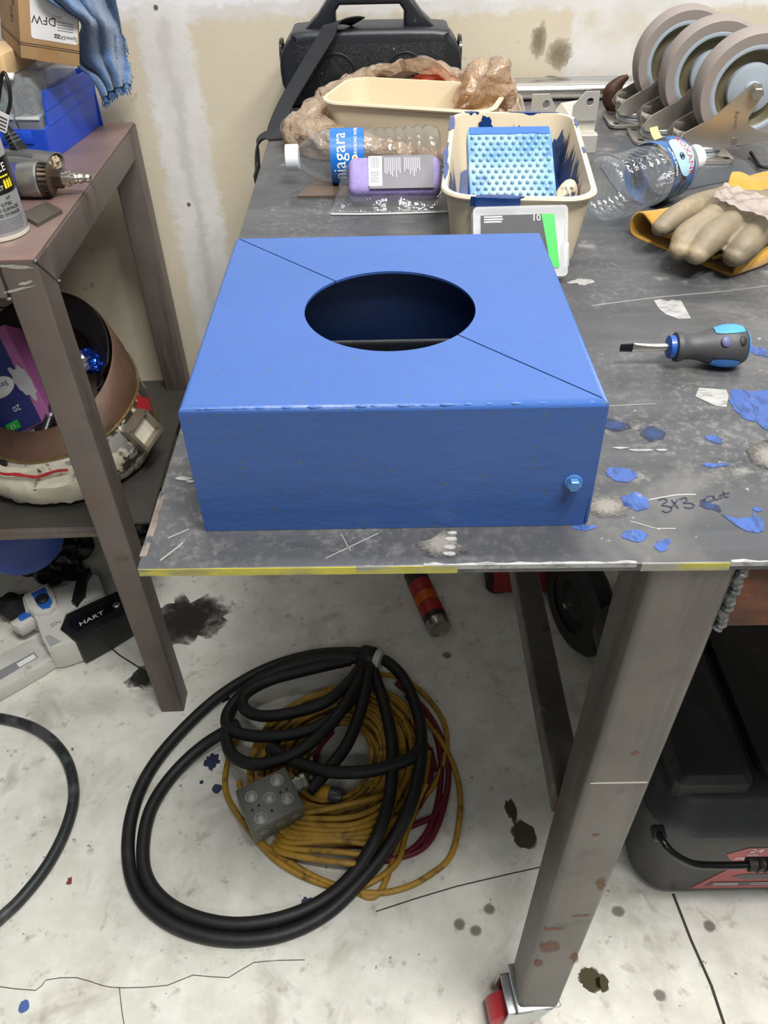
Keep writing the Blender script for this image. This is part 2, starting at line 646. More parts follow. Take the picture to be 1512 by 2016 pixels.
k.l(k.math('ADD', k.noise(geo.outputs['Position'], 120, 3), k.math('MULTIPLY', m1, 1.5)), bp.inputs['Height'])
k.l(bp.outputs[0], k.b.inputs['Normal'])
wl = B().box((0.2, 1.46 + 0.06, 1.25), (5, 0.12, 2.5)).obj('wall_back', k.m, smooth=0)
wl['kind'] = 'structure'
screw_m = M('drywall_screw_head', '#6d6a66', 0.5, 0.3)
for u in ((-0.3586, 1.4600, 1.0611), (-0.3636, 1.4600, 0.7497)):
    B().cyl((u[0], 1.459, u[2]), (u[0], 1.4592, u[2]), 0.0035).obj('drywall_screw', screw_m, wl, world=True)
scuff_m = soft('wall_scuff', '#8f826b', 0.5, 0.8, 0.8, 0.5, 4.0, 'XZ')
for u, a, b_, s_ in (((0.2618, 1.4600, 1.0068), 0.014, 0.026, 2.0), ((0.2973, 1.4600, 0.9842), 0.022, 0.022, 3.0), ((0.2872, 1.4600, 0.9506), 0.012, 0.002, 4.0)):
    o = B().prism(blob(0, 0, a, b_, 0, s_, 30, 0.4), 0, 0.0004, Matrix.Translation((u[0], 1.4598, u[2])) @ Matrix.Rotation(PI / 2, 4, 'X')).obj('wall_scuff', scuff_m, wl, world=True, smooth=0)
# ---------------------------------------------------------------- main steel welding table
T = 0.945
k = NT('worn_steel_table_top')
v = k.coord('Object')
vst = k.coord('Object', (1, 4.5, 1))
c = k.mix(k.ramp(k.noise(vst, 5, 6, 0.65, 0.4), 0.3, 0.7), lin('#424345'), lin('#606163'))
c = k.mix(k.ramp(k.noise(v, 9, 6, 0.6, 0.5), 0.52, 0.72), c, lin('#716f6b'))
c = k.mix(k.ramp(k.noise(v, 26, 5, 0.65), 0.62, 0.74), c, lin('#94918b'))
c = k.mix(k.ramp(k.noise(v, 110, 4, 0.6), 0.68, 0.76), c, lin('#c4c1ba'))
sp_ = k.math('MULTIPLY', k.ramp(k.noise(v, 130, 5, 0.75), 0.50, 0.62), k.ramp(k.noise(v, 5.5, 5, 0.6), 0.45, 0.62))
c = k.mix(k.math('MULTIPLY', sp_, 0.38), c, lin('#9c9891'))
c = k.mix(k.ramp(k.noise(k.coord('Object', (1, 1, 1)), 4.1, 4), 0.56, 0.74), c, lin('#47474a'))
k.l(c, k.b.inputs['Base Color'])
k.b.inputs['Metallic'].default_value = 0.4
r_ = k.n('ShaderNodeMapRange')
r_.inputs[3].default_value = 0.3
r_.inputs[4].default_value = 0.55
k.l(k.noise(v, 20, 5), r_.inputs[0])
k.l(r_.outputs[0], k.b.inputs['Roughness'])
bp = k.n('ShaderNodeBump')
bp.inputs['Strength'].default_value = 0.12
bp.inputs['Distance'].default_value = 0.001
k.l(k.noise(v, 80, 4), bp.inputs['Height'])
k.l(bp.outputs[0], k.b.inputs['Normal'])
top_m = k.m
tb = thing('welding_table', 'large grey steel welding table with paint splats, carrying the blue box', 'table', (0.5, 0.85, 0))
B().prism([(-0.1495, 0.3185), (1.45, 0.305), (1.45, 1.43), (-0.163, 1.43)], T - 0.0065, T, bev=0.0006).obj('table_top', top_m, tb, world=True, smooth=0)


def tube_sq(name, p0, p1, w, h, mat, parent, rad=0.005):
    """Square steel tube between two points (axis-aligned)."""
    p0, p1 = Vector(p0), Vector(p1)
    d = p1 - p0
    b = B()
    m = Matrix.Identity(4)
    if abs(d.z) > max(abs(d.x), abs(d.y)):
        m = Matrix.Translation(p0)
    elif abs(d.y) > abs(d.x):
        m = Matrix.Translation(p0) @ Matrix.Rotation(-PI / 2, 4, 'X')
    else:
        m = Matrix.Translation(p0) @ Matrix.Rotation(PI / 2, 4, 'Y') @ Matrix.Rotation(PI / 2, 4, 'Z')
    b.prism(rrect(w, h, rad, 3), 0, d.length, m)
    return b.obj(name, mat, parent, world=True, smooth=40)


for lx, ly in ((0.183, 0.344), (0.183, 1.37), (1.2, 0.344), (1.2, 1.37)):
    tube_sq('leg', (lx, ly, 0.122), (lx, ly, T - 0.0065), 0.0525, 0.0525, steel_scale, tb, 0.006)
tube_sq('side_rail', (0.1705, 0.37, 0.556), (0.1705, 1.345, 0.556), 0.031, 0.031, steel_scale, tb, 0.003)
tube_sq('side_rail', (1.2, 0.37, 0.556), (1.2, 1.345, 0.556), 0.031, 0.031, steel_scale, tb, 0.003)
tube_sq('apron', (0.2105, 0.342, 0.909), (1.174, 0.342, 0.909), 0.045, 0.059, rust_bare, tb)
tube_sq('apron', (0.2105, 1.37, 0.909), (1.174, 1.37, 0.909), 0.045, 0.059, rust_bare, tb)
tube_sq('apron', (0.183, 0.371, 0.909), (0.183, 1.343, 0.909), 0.045, 0.059, steel_scale, tb)
wb = B().tube([(0.2112 + 0.0009 * math.sin(i * 1.9), 0.3198, 0.938 - i * 0.0048) for i in range(13)], lambda t: 0.0034 + 0.0006 * math.sin(t * 70), 8, 4)
wb.obj('weld_bead', weld_m, tb, world=True)
scr_m = M('bright_scratch', '#b5b2ab', 0.35, 0.6)
B().box((0.182, 0.3176, 0.690), (0.046, 0.0004, 0.0012)).obj('scratch', scr_m, tb, world=True, smooth=0)
for x_, z_, w_, h_, s_ in ((0.186, 0.735, 0.005, 0.003, 1), (0.20, 0.50, 0.006, 0.014, 2), (0.193, 0.42, 0.010, 0.003, 3), (0.170, 0.385, 0.012, 0.004, 5), (0.172, 0.33, 0.010, 0.022, 6), (0.165, 0.28, 0.006, 0.014, 7), (0.203, 0.30, 0.005, 0.022, 8), (0.178, 0.60, 0.003, 0.003, 9)):
    B().prism(blob(x_, z_, w_, h_, 0.2, s_ * 1.7, 24, 0.55), 0, 0.0003, Matrix.Translation((0, 0.3178, 0)) @ Matrix.Rotation(PI / 2, 4, 'X')).obj('rust_patch', soft('rust_patch', '#7d5440', 0.8, 0.7, 0.7, 0.6, 4.0, 'XZ'), tb, world=True, smooth=0)
for lx, ly in ((0.183, 0.344),):
    # swivel caster under the near leg
    cs = thing('leg_caster', 'zinc swivel caster with red wheel under the near table leg', 'caster', (lx, ly, 0.0))
    B().box((-0.002, 0, 0.1195), (0.0575, 0.058, 0.005), None, 0.0015).obj('mounting_plate', zinc, cs)
    B().lathe([(0.022, 0.098), (0.027, 0.104), (0.027, 0.112), (0.022, 0.117)], 24).obj('swivel', zinc, cs)
    fork = B()
    fork.box((-0.010, 0, 0.0985), (0.060, 0.05, 0.003), None, 0.001)
    for sg in (-1, 1):
        fork.prism([(-0.040, 0.1), (0.02, 0.1), (0.006, 0.07), (-0.018, 0.025), (-0.030, 0.025), (-0.044, 0.066)], -0.0012, 0.0012, Matrix.Translation((0, sg * 0.024, 0)) @ Matrix.Rotation(PI / 2, 4, 'X'))
    fork.obj('fork', zinc, cs)
    mw = axis_m((-0.024, 0.019, 0.034), (0, -1, 0))
    B().lathe([(0.012, 0), (0.028, 0), (0.034, 0.004), (0.034, 0.034), (0.028, 0.038), (0.012, 0.038)], 40, mw).obj('wheel', M('red_polyurethane', '#b5303a', 0.4), cs)
    B().cyl((-0.024, 0.028, 0.034), (-0.024, -0.028, 0.034), 0.005).obj('axle_bolt', zinc, cs)
    for ch in list(bpy.data.objects):
        if ch.parent == cs:
            pass
    cs.rotation_euler[2] = 0.12
for lx, ly in ((0.183, 1.37), (1.2, 0.344), (1.2, 1.37)):
    c2 = copy_tree(cs)
    c2.location = (lx, ly, 0)
    c2['label'] = {(0.183, 1.37): 'zinc swivel caster under the table leg nearest the wall', (1.2, 0.344): 'zinc swivel caster under the front leg beyond the toolbox', (1.2, 1.37): 'zinc swivel caster under the wall leg beyond the toolbox'}[(lx, ly)]
# paint and wear on the table top, each splat a thin skin of its own
spl_m = M('dried_blue_paint_splat', '#34508c', 0.45, 0, 0.12, 60, layers=(('#26406f', 260, 0.5, 0.58, (1, 0.35, 1)), ('#6f747e', 70, 0.62, 0.68)))
spf_m = soft('thin_blue_paint_smear', '#40588c', 0.42, 0.45, 0.7, 0.6)
wht_m = M('white_paint_smear', '#9d9c99', 0.55, 0.1, 0.1, 40, layers=(('#7b7977', 120, 0.5, 0.62, (1, 3, 1)),))
gry_m = soft('pale_grey_smear', '#9a958d', 0.6, 0.55, 0.7, 0.7, 5.0)


def on_top(name, pts, mat, h=0.0004):
    return B().prism([(p[0], p[1]) for p in pts], T, T + h).obj(name, mat, tb, world=True, smooth=0)


def splat(name, u, rx, ry, mat, rot=0.0, seed=1.0, amp=0.2):
    return on_top(name, blob(u[0], u[1], rx, ry, rot, seed, 30, amp), mat)


splat('paint_splat', (0.1550, 0.3988, 0.9450), 0.0105, 0.0078, spl_m, -0.2, 1.1, 0.12)
splat('paint_splat', (0.1583, 0.3713, 0.9450), 0.0085, 0.0085, spl_m, 0, 2.1, 0.16)
splat('paint_splat', (0.1496, 0.3394, 0.9450), 0.0075, 0.005, spl_m, 0, 3.1, 0.2)
splat('paint_splat', (0.1639, 0.3319, 0.9450), 0.006, 0.004, spl_m, 0.8, 4.1, 0.5)
splat('paint_splat', (0.1210, 0.3474, 0.9450), 0.006, 0.003, spl_m, 0, 4.7, 0.4)
splat('paint_splat', (0.2781, 0.4722, 0.9450), 0.022, 0.026, spl_m, 0, 5.1, 0.2)
on_top('paint_splat', [(0.2081, 0.3574, 0.9450), (0.2166, 0.3529, 0.9450), (0.2267, 0.3545, 0.9450), (0.2297, 0.3611, 0.9450), (0.2289, 0.3554, 0.9450), (0.2322, 0.3515, 0.9450), (0.2287, 0.3415, 0.9450), (0.2238, 0.3398, 0.9450), (0.2183, 0.3417, 0.9450), (0.2138, 0.3464, 0.9450)], spl_m)
splat('paint_splat', (0.2321, 0.3615, 0.9450), 0.003, 0.0025, spl_m, 0, 6.6, 0.2)
splat('paint_splat', (0.2298, 0.4353, 0.9450), 0.0055, 0.004, spl_m, -0.5, 6.1, 0.3)
splat('paint_splat', (0.3033, 0.5560, 0.9450), 0.006, 0.009, spl_m, 0.2, 7.1, 0.5)
splat('paint_smear', (0.1880, 0.4438, 0.9450), 0.009, 0.009, spf_m, 0, 8.1, 0.2)
splat('paint_smear', (0.1631, 0.4545, 0.9450), 0.012, 0.007, spf_m, 0, 9.1, 0.3)
splat('paint_smear', (0.2210, 0.4062, 0.9450), 0.008, 0.0022, spl_m, 0.1, 9.6, 0.5)
splat('paint_smear', (0.2035, 0.3647, 0.9450), 0.006, 0.004, spf_m, -0.6, 9.9, 0.5)
on_top('white_smear', [(0.2436, 0.6471, 0.9450), (0.2500, 0.6489, 0.9450), (0.2562, 0.6446, 0.9450), (0.2598, 0.6475, 0.9450), (0.2678, 0.6451, 0.9450), (0.2676, 0.6353, 0.9450), (0.2666, 0.6124, 0.9450), (0.2554, 0.6119, 0.9450), (0.2468, 0.6207, 0.9450), (0.2437, 0.6323, 0.9450)], wht_m)
on_top('white_smear', [(0.2391, 0.5017, 0.9450), (0.2589, 0.4982, 0.9450), (0.2576, 0.4898, 0.9450), (0.2511, 0.4751, 0.9450), (0.2436, 0.4773, 0.9450), (0.2328, 0.4900, 0.9450)], wht_m)
splat('grey_smear', (0.1384, 0.3654, 0.9450), 0.015, 0.012, gry_m, 0, 12.1, 0.3)
splat('grey_smear', (0.2589, 0.4146, 0.9450), 0.014, 0.02, gry_m, 0, 13.1, 0.3)
splat('grey_smear', (0.1864, 0.6883, 0.9450), 0.012, 0.007, wht_m, 0.2, 13.7, 0.5)
on_top('grey_smear', [(0.0149, 0.3352, 0.9450), (0.0259, 0.3393, 0.9450), (0.0359, 0.3491, 0.9450), (0.0407, 0.3471, 0.9450), (0.0411, 0.3354, 0.9450), (0.0480, 0.3265, 0.9450), (0.0386, 0.3225, 0.9450), (0.0221, 0.3237, 0.9450)], gry_m)
for u, a, b_ in (((0.1617, 0.4273, 0.9450), 0.0055, 0.0010), ((0.1751, 0.4245, 0.9450), 0.0085, 0.0011), ((0.1894, 0.4241, 0.9450), 0.004, 0.0011), ((0.0377, 0.3390, 0.9450), 0.0035, 0.0016), ((0.0365, 0.3320, 0.9450), 0.0035, 0.0016), ((0.0387, 0.3444, 0.9450), 0.003, 0.0013), ((-0.1373, 0.4022, 0.9450), 0.005, 0.0022), ((-0.1320, 0.3988, 0.9450), 0.003, 0.0012), ((0.0358, 0.3264, 0.9450), 0.004, 0.0016)):
    on_top('white_nick', blob(u[0], u[1], a, b_, -0.05, a * 900, 30, 0.15), wht_m, 0.0007)
for pts, w_ in (([(0.1863, 0.6396, 0.9450), (0.2514, 0.6539, 0.9450), (0.3099, 0.6627, 0.9450), (0.3606, 0.6732, 0.9450)], 0.0010), ([(0.1659, 0.3721, 0.9450), (0.1851, 0.3766, 0.9450), (0.1982, 0.3768, 0.9450)], 0.0009), ([(0.1636, 0.3454, 0.9450), (0.1760, 0.3451, 0.9450)], 0.0007), ([(-0.1371, 0.3249, 0.9450), (-0.1282, 0.3369, 0.9450), (-0.1264, 0.3404, 0.9450)], 0.0009), ([(-0.1365, 0.3443, 0.9450), (-0.1248, 0.3522, 0.9450)], 0.0007), ([(-0.0384, 0.3243, 0.9450), (-0.0066, 0.3456, 0.9450)], 0.0007), ([(-0.0235, 0.3304, 0.9450), (-0.0295, 0.3452, 0.9450)], 0.0006), ([(0.1663, 0.3440, 0.9450), (0.1498, 0.3527, 0.9450)], 0.0006), ([(0.1620, 0.4793, 0.9450), (0.2003, 0.4815, 0.9450)], 0.0006)):
    line('scratch', pts, w_, scr_m, tb, T, 0.0003, 2)
line('scratch', [(-0.1483, 0.3286, 0.9450), (-0.1480, 0.3538, 0.9450), (-0.1485, 0.3805, 0.9450), (-0.1483, 0.3892, 0.9450)], 0.0042, M('ground_bare_edge', '#81766c', 0.5, 0.4, 0.2, 80, layers=(('#4f4e50', 60, 0.5, 0.6),)), tb, T, 0.0003, 2)
# hand-written marker note
mk = M('marker_ink', '#2c2c3c', 0.5)
strokes = ([(0.1730, 0.3719, 0.9450), (0.1766, 0.3733, 0.9450), (0.1779, 0.3708, 0.9450), (0.1736, 0.3670, 0.9450), (0.1780, 0.3654, 0.9450), (0.1784, 0.3624, 0.9450), (0.1746, 0.3601, 0.9450), (0.1724, 0.3616, 0.9450)], [(0.1811, 0.3717, 0.9450), (0.1830, 0.3638, 0.9450)], [(0.1851, 0.3721, 0.9450), (0.1785, 0.3639, 0.9450)],
           [(0.1864, 0.3721, 0.9450), (0.1902, 0.3740, 0.9450), (0.1910, 0.3714, 0.9450), (0.1876, 0.3686, 0.9450), (0.1921, 0.3684, 0.9450), (0.1939, 0.3659, 0.9450), (0.1903, 0.3636, 0.9450), (0.1868, 0.3647, 0.9450)], [(0.2015, 0.3707, 0.9450), (0.2042, 0.3741, 0.9450), (0.2078, 0.3750, 0.9450), (0.2081, 0.3720, 0.9450), (0.2047, 0.3696, 0.9450), (0.2018, 0.3697, 0.9450), (0.2018, 0.3716, 0.9450)],
           [(0.2092, 0.3754, 0.9450), (0.2089, 0.3715, 0.9450), (0.2115, 0.3724, 0.9450), (0.2133, 0.3758, 0.9450), (0.2131, 0.3723, 0.9450)], [(0.2169, 0.3798, 0.9450), (0.2158, 0.3738, 0.9450), (0.2182, 0.3742, 0.9450)], [(0.2136, 0.3758, 0.9450), (0.2202, 0.3782, 0.9450)])
for st_ in strokes:
    line('marker_stroke', st_, 0.0009, mk, tb, T, 0.0005, 4)
# yellow and white paint on the near edge of the plate
yel = M('yellow_edge_paint', '#b9ae3c', 0.5, 0, 0.2, 40, layers=(('#8f8a5a', 70, 0.46, 0.6, (0.25, 1, 1)), ('#6f6c64', 40, 0.56, 0.64, (0.3, 1, 3))))
yel2 = M('worn_yellow_edge_paint', '#aba54a', 0.5, 0.1, 0.15, 40, layers=(('#8b8982', 60, 0.46, 0.56, (0.3, 1, 1)),))
ye = lambda x: 0.3185 - (x + 0.1495) * 0.0135 / 1.5995
for x0, x1, mt in ((-0.1490, -0.02, yel), (-0.02, 0.04, yel2), (0.148, 0.20, yel2)):
    B().prism([(x0, ye(x0) - 0.0003), (x1, ye(x1) - 0.0003), (x1, ye(x1) + 0.0002), (x0, ye(x0) + 0.0002)], T - 0.0062, T - 0.0004).obj('edge_paint', mt, tb, world=True, smooth=0)
for x0, x1 in ((0.02, 0.145), (0.2, 0.36)):
    pts = [(x0 + (x1 - x0) * i / 20, ye(x0 + (x1 - x0) * i / 20) + 0.0005 + 0.0022 * max(0, 0.5 + nz((i * 0.6, x0, 0), 1))) for i in range(21)]
    B().prism([(x0, ye(x0) - 0.0002)] + [(x1, ye(x1) - 0.0002)] + list(reversed(pts)), T - 0.003, T + 0.0004).obj('edge_paint', wht_m, tb, world=True, smooth=0)
# ---------------------------------------------------------------- side table on the left
LT = 0.905
lt = thing('side_table', 'brown welded square-tube steel table by the wall on the left', 'table', (-0.402, 0.858, 0), 0.027)
HW = 0.0445
for lx in (-0.0225, -0.95):
    for ly in (0.0225, 0.5355):
        B().prism(rrect(HW, HW, 0.003, 3), 0, LT - 0.003, Matrix.Translation((lx, ly, 0))).obj('leg', steel_scale_l, lt)
for lx in (-0.0225, -0.95):
    B().box((lx, 0.279, LT - 0.003 - HW / 2), (HW, 0.467, HW - 0.0005), None, 0.003).obj('top_rail', steel_scale_l, lt)
for ly in (0.0225, 0.5355):
    B().box((-0.486, ly, LT - 0.003 - HW / 2), (0.882, HW, HW - 0.0005), None, 0.003).obj('top_rail', steel_scale_l, lt)
B().prism([(-0.9725, 0.002), (-0.0025, 0.002), (-0.0025, 0.556), (-0.9725, 0.556)], LT - 0.003, LT, bev=0.0005).obj('table_top', rust_plate, lt, smooth=0)
B().box((-0.486, 0.330, 0.398), (0.972, 0.450, 0.004)).obj('lower_shelf', M('grey_shelf_plate', '#55524f', 0.45, 0.5, 0.15, 8), lt, smooth=0)
B().cyl((-0.93, 0.108, 0.384), (-0.045, 0.108, 0.384), 0.0125).obj('shelf_rail', steel_scale_l, lt)
B().box((-0.486, 0.50, 0.382), (0.90, 0.025, 0.025), None, 0.002).obj('shelf_rail', steel_scale_l, lt)
for p in ((-0.001, 0.001, LT - 0.002), (0.0, 0.045, LT - 0.047), (-0.046, -0.0005, LT - 0.047)):
    B().ball(p, 0.0028, (1.2, 1, 0.8), sub=2).obj('tack_weld', weld_m, lt)
seam_m = M('dark_open_seam', '#121110', 0.9)
B().prism([(0, 0), (0.0445, -0.0445), (0.0445, -0.0458), (0, -0.0013)], 0, 0.0004, Matrix.Translation((0.0002, 0, LT - 0.003)) @ Matrix.Rotation(PI / 2, 4, 'Z') @ Matrix.Rotation(PI / 2, 4, 'X')).obj('miter_seam', seam_m, lt, smooth=0)
B().box((-0.0455, -0.0001, LT - 0.0255), (0.0012, 0.0004, 0.044)).obj('miter_seam', seam_m, lt, smooth=0)
for i, (x_, y_, w_, h_) in enumerate(((-0.025, LT - 0.008, 0.018, 0.0022), (-0.03, LT - 0.035, 0.02, 0.0016), (-0.02, LT - 0.028, 0.008, 0.002))):
    B().prism(blob(x_, y_, w_, h_, 0.2 if i else -0.1, 3.0 + i, 24, 0.4), 0, 0.0003, Matrix.Rotation(PI / 2, 4, 'X')).obj('grind_mark', scr_m, lt, smooth=0)
# ---------------------------------------------------------------- blue sheet-metal box
BX0, BX1, BY0, BY1, BH = -0.1140, 0.1205, 0.350, 0.584, 0.091
k = NT('brushed_on_blue_paint')
v = k.coord('Object')
c = k.mix(k.ramp(k.noise(v, 6, 5), 0.3, 0.7), lin('#2f528f'), lin('#335796'))
c = k.mix(k.ramp(k.noise(k.coord('Object', (1, 1, 1)), 330, 2, 0.4), 0.69, 0.72), c, lin('#4d5c5c'))
k.l(c, k.b.inputs['Base Color'])
rr_ = k.n('ShaderNodeMapRange')
rr_.inputs[3].default_value = 0.3
rr_.inputs[4].default_value = 0.55
k.l(k.noise(k.coord('Object', (1, 1, 2)), 25, 6, 0.7), rr_.inputs[0])
k.l(rr_.outputs[0], k.b.inputs['Roughness'])
k.b.inputs['Specular IOR Level'].default_value = 0.55
bp = k.n('ShaderNodeBump')
bp.inputs['Strength'].default_value = 0.22
bp.inputs['Distance'].default_value = 0.002
k.l(k.math('ADD', k.noise(k.coord('Object', (1, 5, 3)), 40, 5), k.math('MULTIPLY', k.noise(v, 160, 3), 0.4)), bp.inputs['Height'])
k.l(bp.outputs[0], k.b.inputs['Normal'])
box_m = k.m
bb = thing('blue_steel_box', 'blue painted sheet-metal box with round hole and diagonal seam on top', 'box', ((BX0 + BX1) / 2, (BY0 + BY1) / 2, T))
hx, hy, hr = 0.003, 0.463, 0.0556
dgd = Vector((BX1 - BX0, BY0 - BY1)).normalized()
dgn = Vector((-dgd.y, dgd.x))
if dgn.x + dgn.y < 0:
    dgn = -dgn


def half(side):
    """One bent half: triangular top share with its part of the hole, plus two walls."""
    b = bmesh.new()
    g = 0.0005 * side
    bl, fr = Vector((BX0, BY1)), Vector((BX1, BY0))
    c_ = Vector((hx, hy))
    o = bl + dgn * g
    w_ = c_ - o
    t0 = w_.dot(dgd)
    h2 = (w_ - dgd * t0).length
    dt = math.sqrt(hr * hr - h2 * h2)
    i0, i1 = o + dgd * (t0 - dt), o + dgd * (t0 + dt)
    a0 = math.atan2(i0.y - hy, i0.x - hx)
    a1 = math.atan2(i1.y - hy, i1.x - hx)
    arc = []
    span = (a1 - a0) % (2 * PI)
    if side < 0:
        pass
    else:
        span -= 2 * PI
    for i in range(41):
        a = a0 + span * i / 40
        arc.append((hx + hr * math.cos(a), hy + hr * math.sin(a)))
    e0, e1 = bl + dgn * g, fr + dgn * g
    corner = (BX0, BY0) if side < 0 else (BX1, BY1)
    zt, zb = T + BH, T + (0.0003 if side < 0 else 0.0016)
    top = [b.verts.new((p[0], p[1], zt)) for p in [e0] + arc + [e1] + [corner]]
    b.faces.new(top)
    ve0, ve1, vc = top[0], top[-2], top[-1]
    for p, q in ((ve0, vc), (vc, ve1)):
        lo = [b.verts.new((w.co.x, w.co.y, zb)) for w in (p, q)]
        b.faces.new((p, q, lo[1], lo[0]))
    b.edges.ensure_lookup_table()
    ed = [e for e in b.edges if {e.verts[0], e.verts[1]} in ({ve0, vc}, {vc, ve1})]
    bmesh.ops.bevel(b, geom=ed, offset=0.0035, segments=4, affect='EDGES', profile=0.5)
    bmesh.ops.recalc_face_normals(b, faces=b.faces)
    if side > 0:
        # slight spring-back: the right wall stands a little proud of the front sheet
        for vv in b.verts:
            vv.co.x += 0.002 * (1 - (vv.co.z - T) / BH) * (1 if vv.co.x > BX1 - 0.01 else 0)
    bb_ = B()
    bb_.bm.free()
    bb_.bm = b
    o = bb_.obj('bent_panel', box_m, bb, world=True, smooth=18)
    for pl_ in o.data.polygons:
        pl_.use_smooth = pl_.area < 0.0015
    sm = o.modifiers.new('sheet', 'SOLIDIFY')
    sm.thickness = 0.0018
    sm.offset = -1
    return o


half(-1)
half(1)
B().box((BX1 - 0.004, BY0 + 0.008, T + 0.032), (0.0016, 0.012, 0.03)).obj('corner_tab', box_m, bb, world=True)
bl_ = (0.1088, 0.3500, 0.9800)
hb = axis_m((bl_[0], 0.3498, bl_[2]), (0, -1, 0))
bolt = B().lathe([(0.0055, 0), (0.0055, 0.0009), (0.0046, 0.0014)], 24, hb).lathe([(0.0042, 0.0012), (0.0042, 0.0045), (0.0036, 0.0052), (0.003, 0.0052)], 6, hb)
bolt.obj('hex_bolt', M('blue_painted_bolt', '#4a78ae', 0.3, 0.2), bb, world=True, smooth=25)
bu = B()
for i in range(26):
    x_ = BX0 + 0.004 + (BX1 - BX0 - 0.008) * random.random()
    bu.ball((x_, BY0 + 0.0014, T + BH - 0.0012), random.uniform(0.0008, 0.0016), (3.0, 1, 0.8), sub=1)
bu.obj('paint_run', M('wet_paint_run', '#3f639f', 0.35), bb, world=True)


def wrap(b, c, d, e1, e2, r, a0, phi0, sgn=1, yo=0.0):
    """Wrap flat XY artwork round a cylinder: x runs round the girth, y along the axis d."""
    c, d, e1, e2 = Vector(c), Vector(d), Vector(e1), Vector(e2)
    bmesh.ops.triangulate(b.bm, faces=list(b.bm.faces))
    for _ in range(4):
        lg = [e for e in b.bm.edges if e.calc_length() > 0.006]
        if not lg:
            break
        bmesh.ops.subdivide_edges(b.bm, edges=lg, cuts=1)
        bmesh.ops.triangulate(b.bm, faces=list(b.bm.faces))

    def f(p):
        ph = phi0 + sgn * p.x / r
        return c + d * (a0 + p.y + yo) + (e1 * math.cos(ph) + e2 * math.sin(ph)) * (r + p.z)
    return b.warp(f)


def strip_lines(b, x0, y0, w, n, dy, h, z=0.0002, jag=0.25):
    for i in range(n):
        ww = w * (1 - jag * random.random())
        b.box((x0 + ww / 2, y0 - i * dy, z), (ww, h, 0.0002))
    return b


# ---------------------------------------------------------------- loudspeaker
sp = thing('portable_speaker', 'black portable speaker with a carry handle against the wall', 'speaker', (-0.0155, 1.36, T))
XZ = Matrix.Rotation(PI / 2, 4, 'X')
out = [(-0.137, .040), (-.135, .072), (-.119, .093), (-.095, .102), (.095, .102), (.119, .093), (.135, .072), (.137, .040), (.128, .012), (.110, .0005), (-.110, .0005), (-.128, .012)]
outc = [(p.x, p.y) for p in cr([(x, z, 0) for x, z in out], 4, True)]
spk_m = M('charcoal_speaker_plastic', '#1b1d22', 0.42, 0, 0.15, 20, layers=(('#4a4d52', 70, 0.66, 0.74),), bump=0.1)
gr_m = M('speaker_grille_mesh', '#0c0d11', 0.5, 0.2, 0.2, 30, layers=(('#24262b', 300, 0.5, 0.56), ('#c9ccd0', 120, 0.70, 0.72)), bump=0.6, bs=900)
B().prism(outc, -0.045, 0.045, XZ, 0.008, 3).obj('body', spk_m, sp, smooth=50)
hn = [(-.103, .097), (-.078, .118), (-.055, .146), (.055, .146), (.078, .118), (.103, .097), (.051, .1), (.051, .122), (.044, .1305), (-.044, .1305), (-.051, .122), (-.051, .1)]
B().prism(hn, -0.022, 0.022, XZ, 0.005, 3).obj('handle', spk_m, sp, smooth=50)
gp = [(-.112, .035), (-.112, .086), (.112, .086), (.112, .035), (.104, .014), (.092, .008), (-.092, .008), (-.104, .014)]
B().prism(gp, 0.0445, 0.0462, XZ, 0.001).obj('grille', gr_m, sp)
for sx in (-0.052, 0.052):
    B().lathe([(0.030, 0.0005), (0.029, 0.0012), (0.024, 0.0002), (0.013, 0.0002), (0.009, 0.0012), (0, 0.0014)], 36, axis_m((sx, -0.0458, 0.045), (0, -1, 0)), (False, False)).obj('driver', M('driver_cone', '#101115', 0.6), sp)
for sx in (-1, 1):
    B().prism(rrect(0.05, 0.064, 0.02), 0, 0.004, axis_m((sx * 0.1345, 0, 0.055), (sx, 0, 0))).obj('end_radiator', M('glossy_black_end', '#0d0e11', 0.25), sp)
for sx in (-0.038, 0.02, 0.036):
    B().cyl((sx, -0.0375, 0.0955), (sx, -0.0385, 0.0965), 0.003).obj('button', M('grey_button', '#8c9096', 0.4), sp)
strap_m = M('black_webbing', '#1e2024', 0.75, 0, 0.15, 60, bump=0.5, bs=600)
st = B().ribbon([(-0.0331, 1.3450, 1.0542), (-0.0475, 1.3250, 1.0590), (-0.0691, 1.3050, 1.0575), (-0.0807, 1.2950, 1.0423), (-0.1025, 1.2800, 1.0164), (-0.1233, 1.2600, 0.9913), (-0.1404, 1.2350, 0.9707), (-0.150, 1.20, 0.955), (-0.152, 1.185, 0.948)], 0.027, 0.0016, lambda t: (0.8, -0.25, 0.35 - 0.3 * t))
tag(st.obj('shoulder_strap', strap_m, smooth=50), 'black webbing strap slung from the speaker handle to the table edge', 'strap')
st = B().ribbon([(-0.10, 1.175, 0.9475), (-0.14, 1.17, 0.948), (-0.166, 1.165, 0.9465), (-0.176, 1.155, 0.935), (-0.178, 1.14, 0.90), (-0.174, 1.11, 0.87), (-0.17, 1.09, 0.89), (-0.171, 1.08, 0.93)], 0.034, 0.0016, lambda t: (0.05, 1, 0.1))
tag(st.obj('strap_end', strap_m, smooth=50), 'loose black strap end hanging over the left table edge', 'strap')


# ---------------------------------------------------------------- cream tubs
def ring(w, d, r, z, n=6):
    return [V(x, y, z) for x, y in rrect(w, d, r, n)]


cream = M('cream_plastic', '#d2c3a6', 0.4, 0, 0.03, 8, sss=0.15)


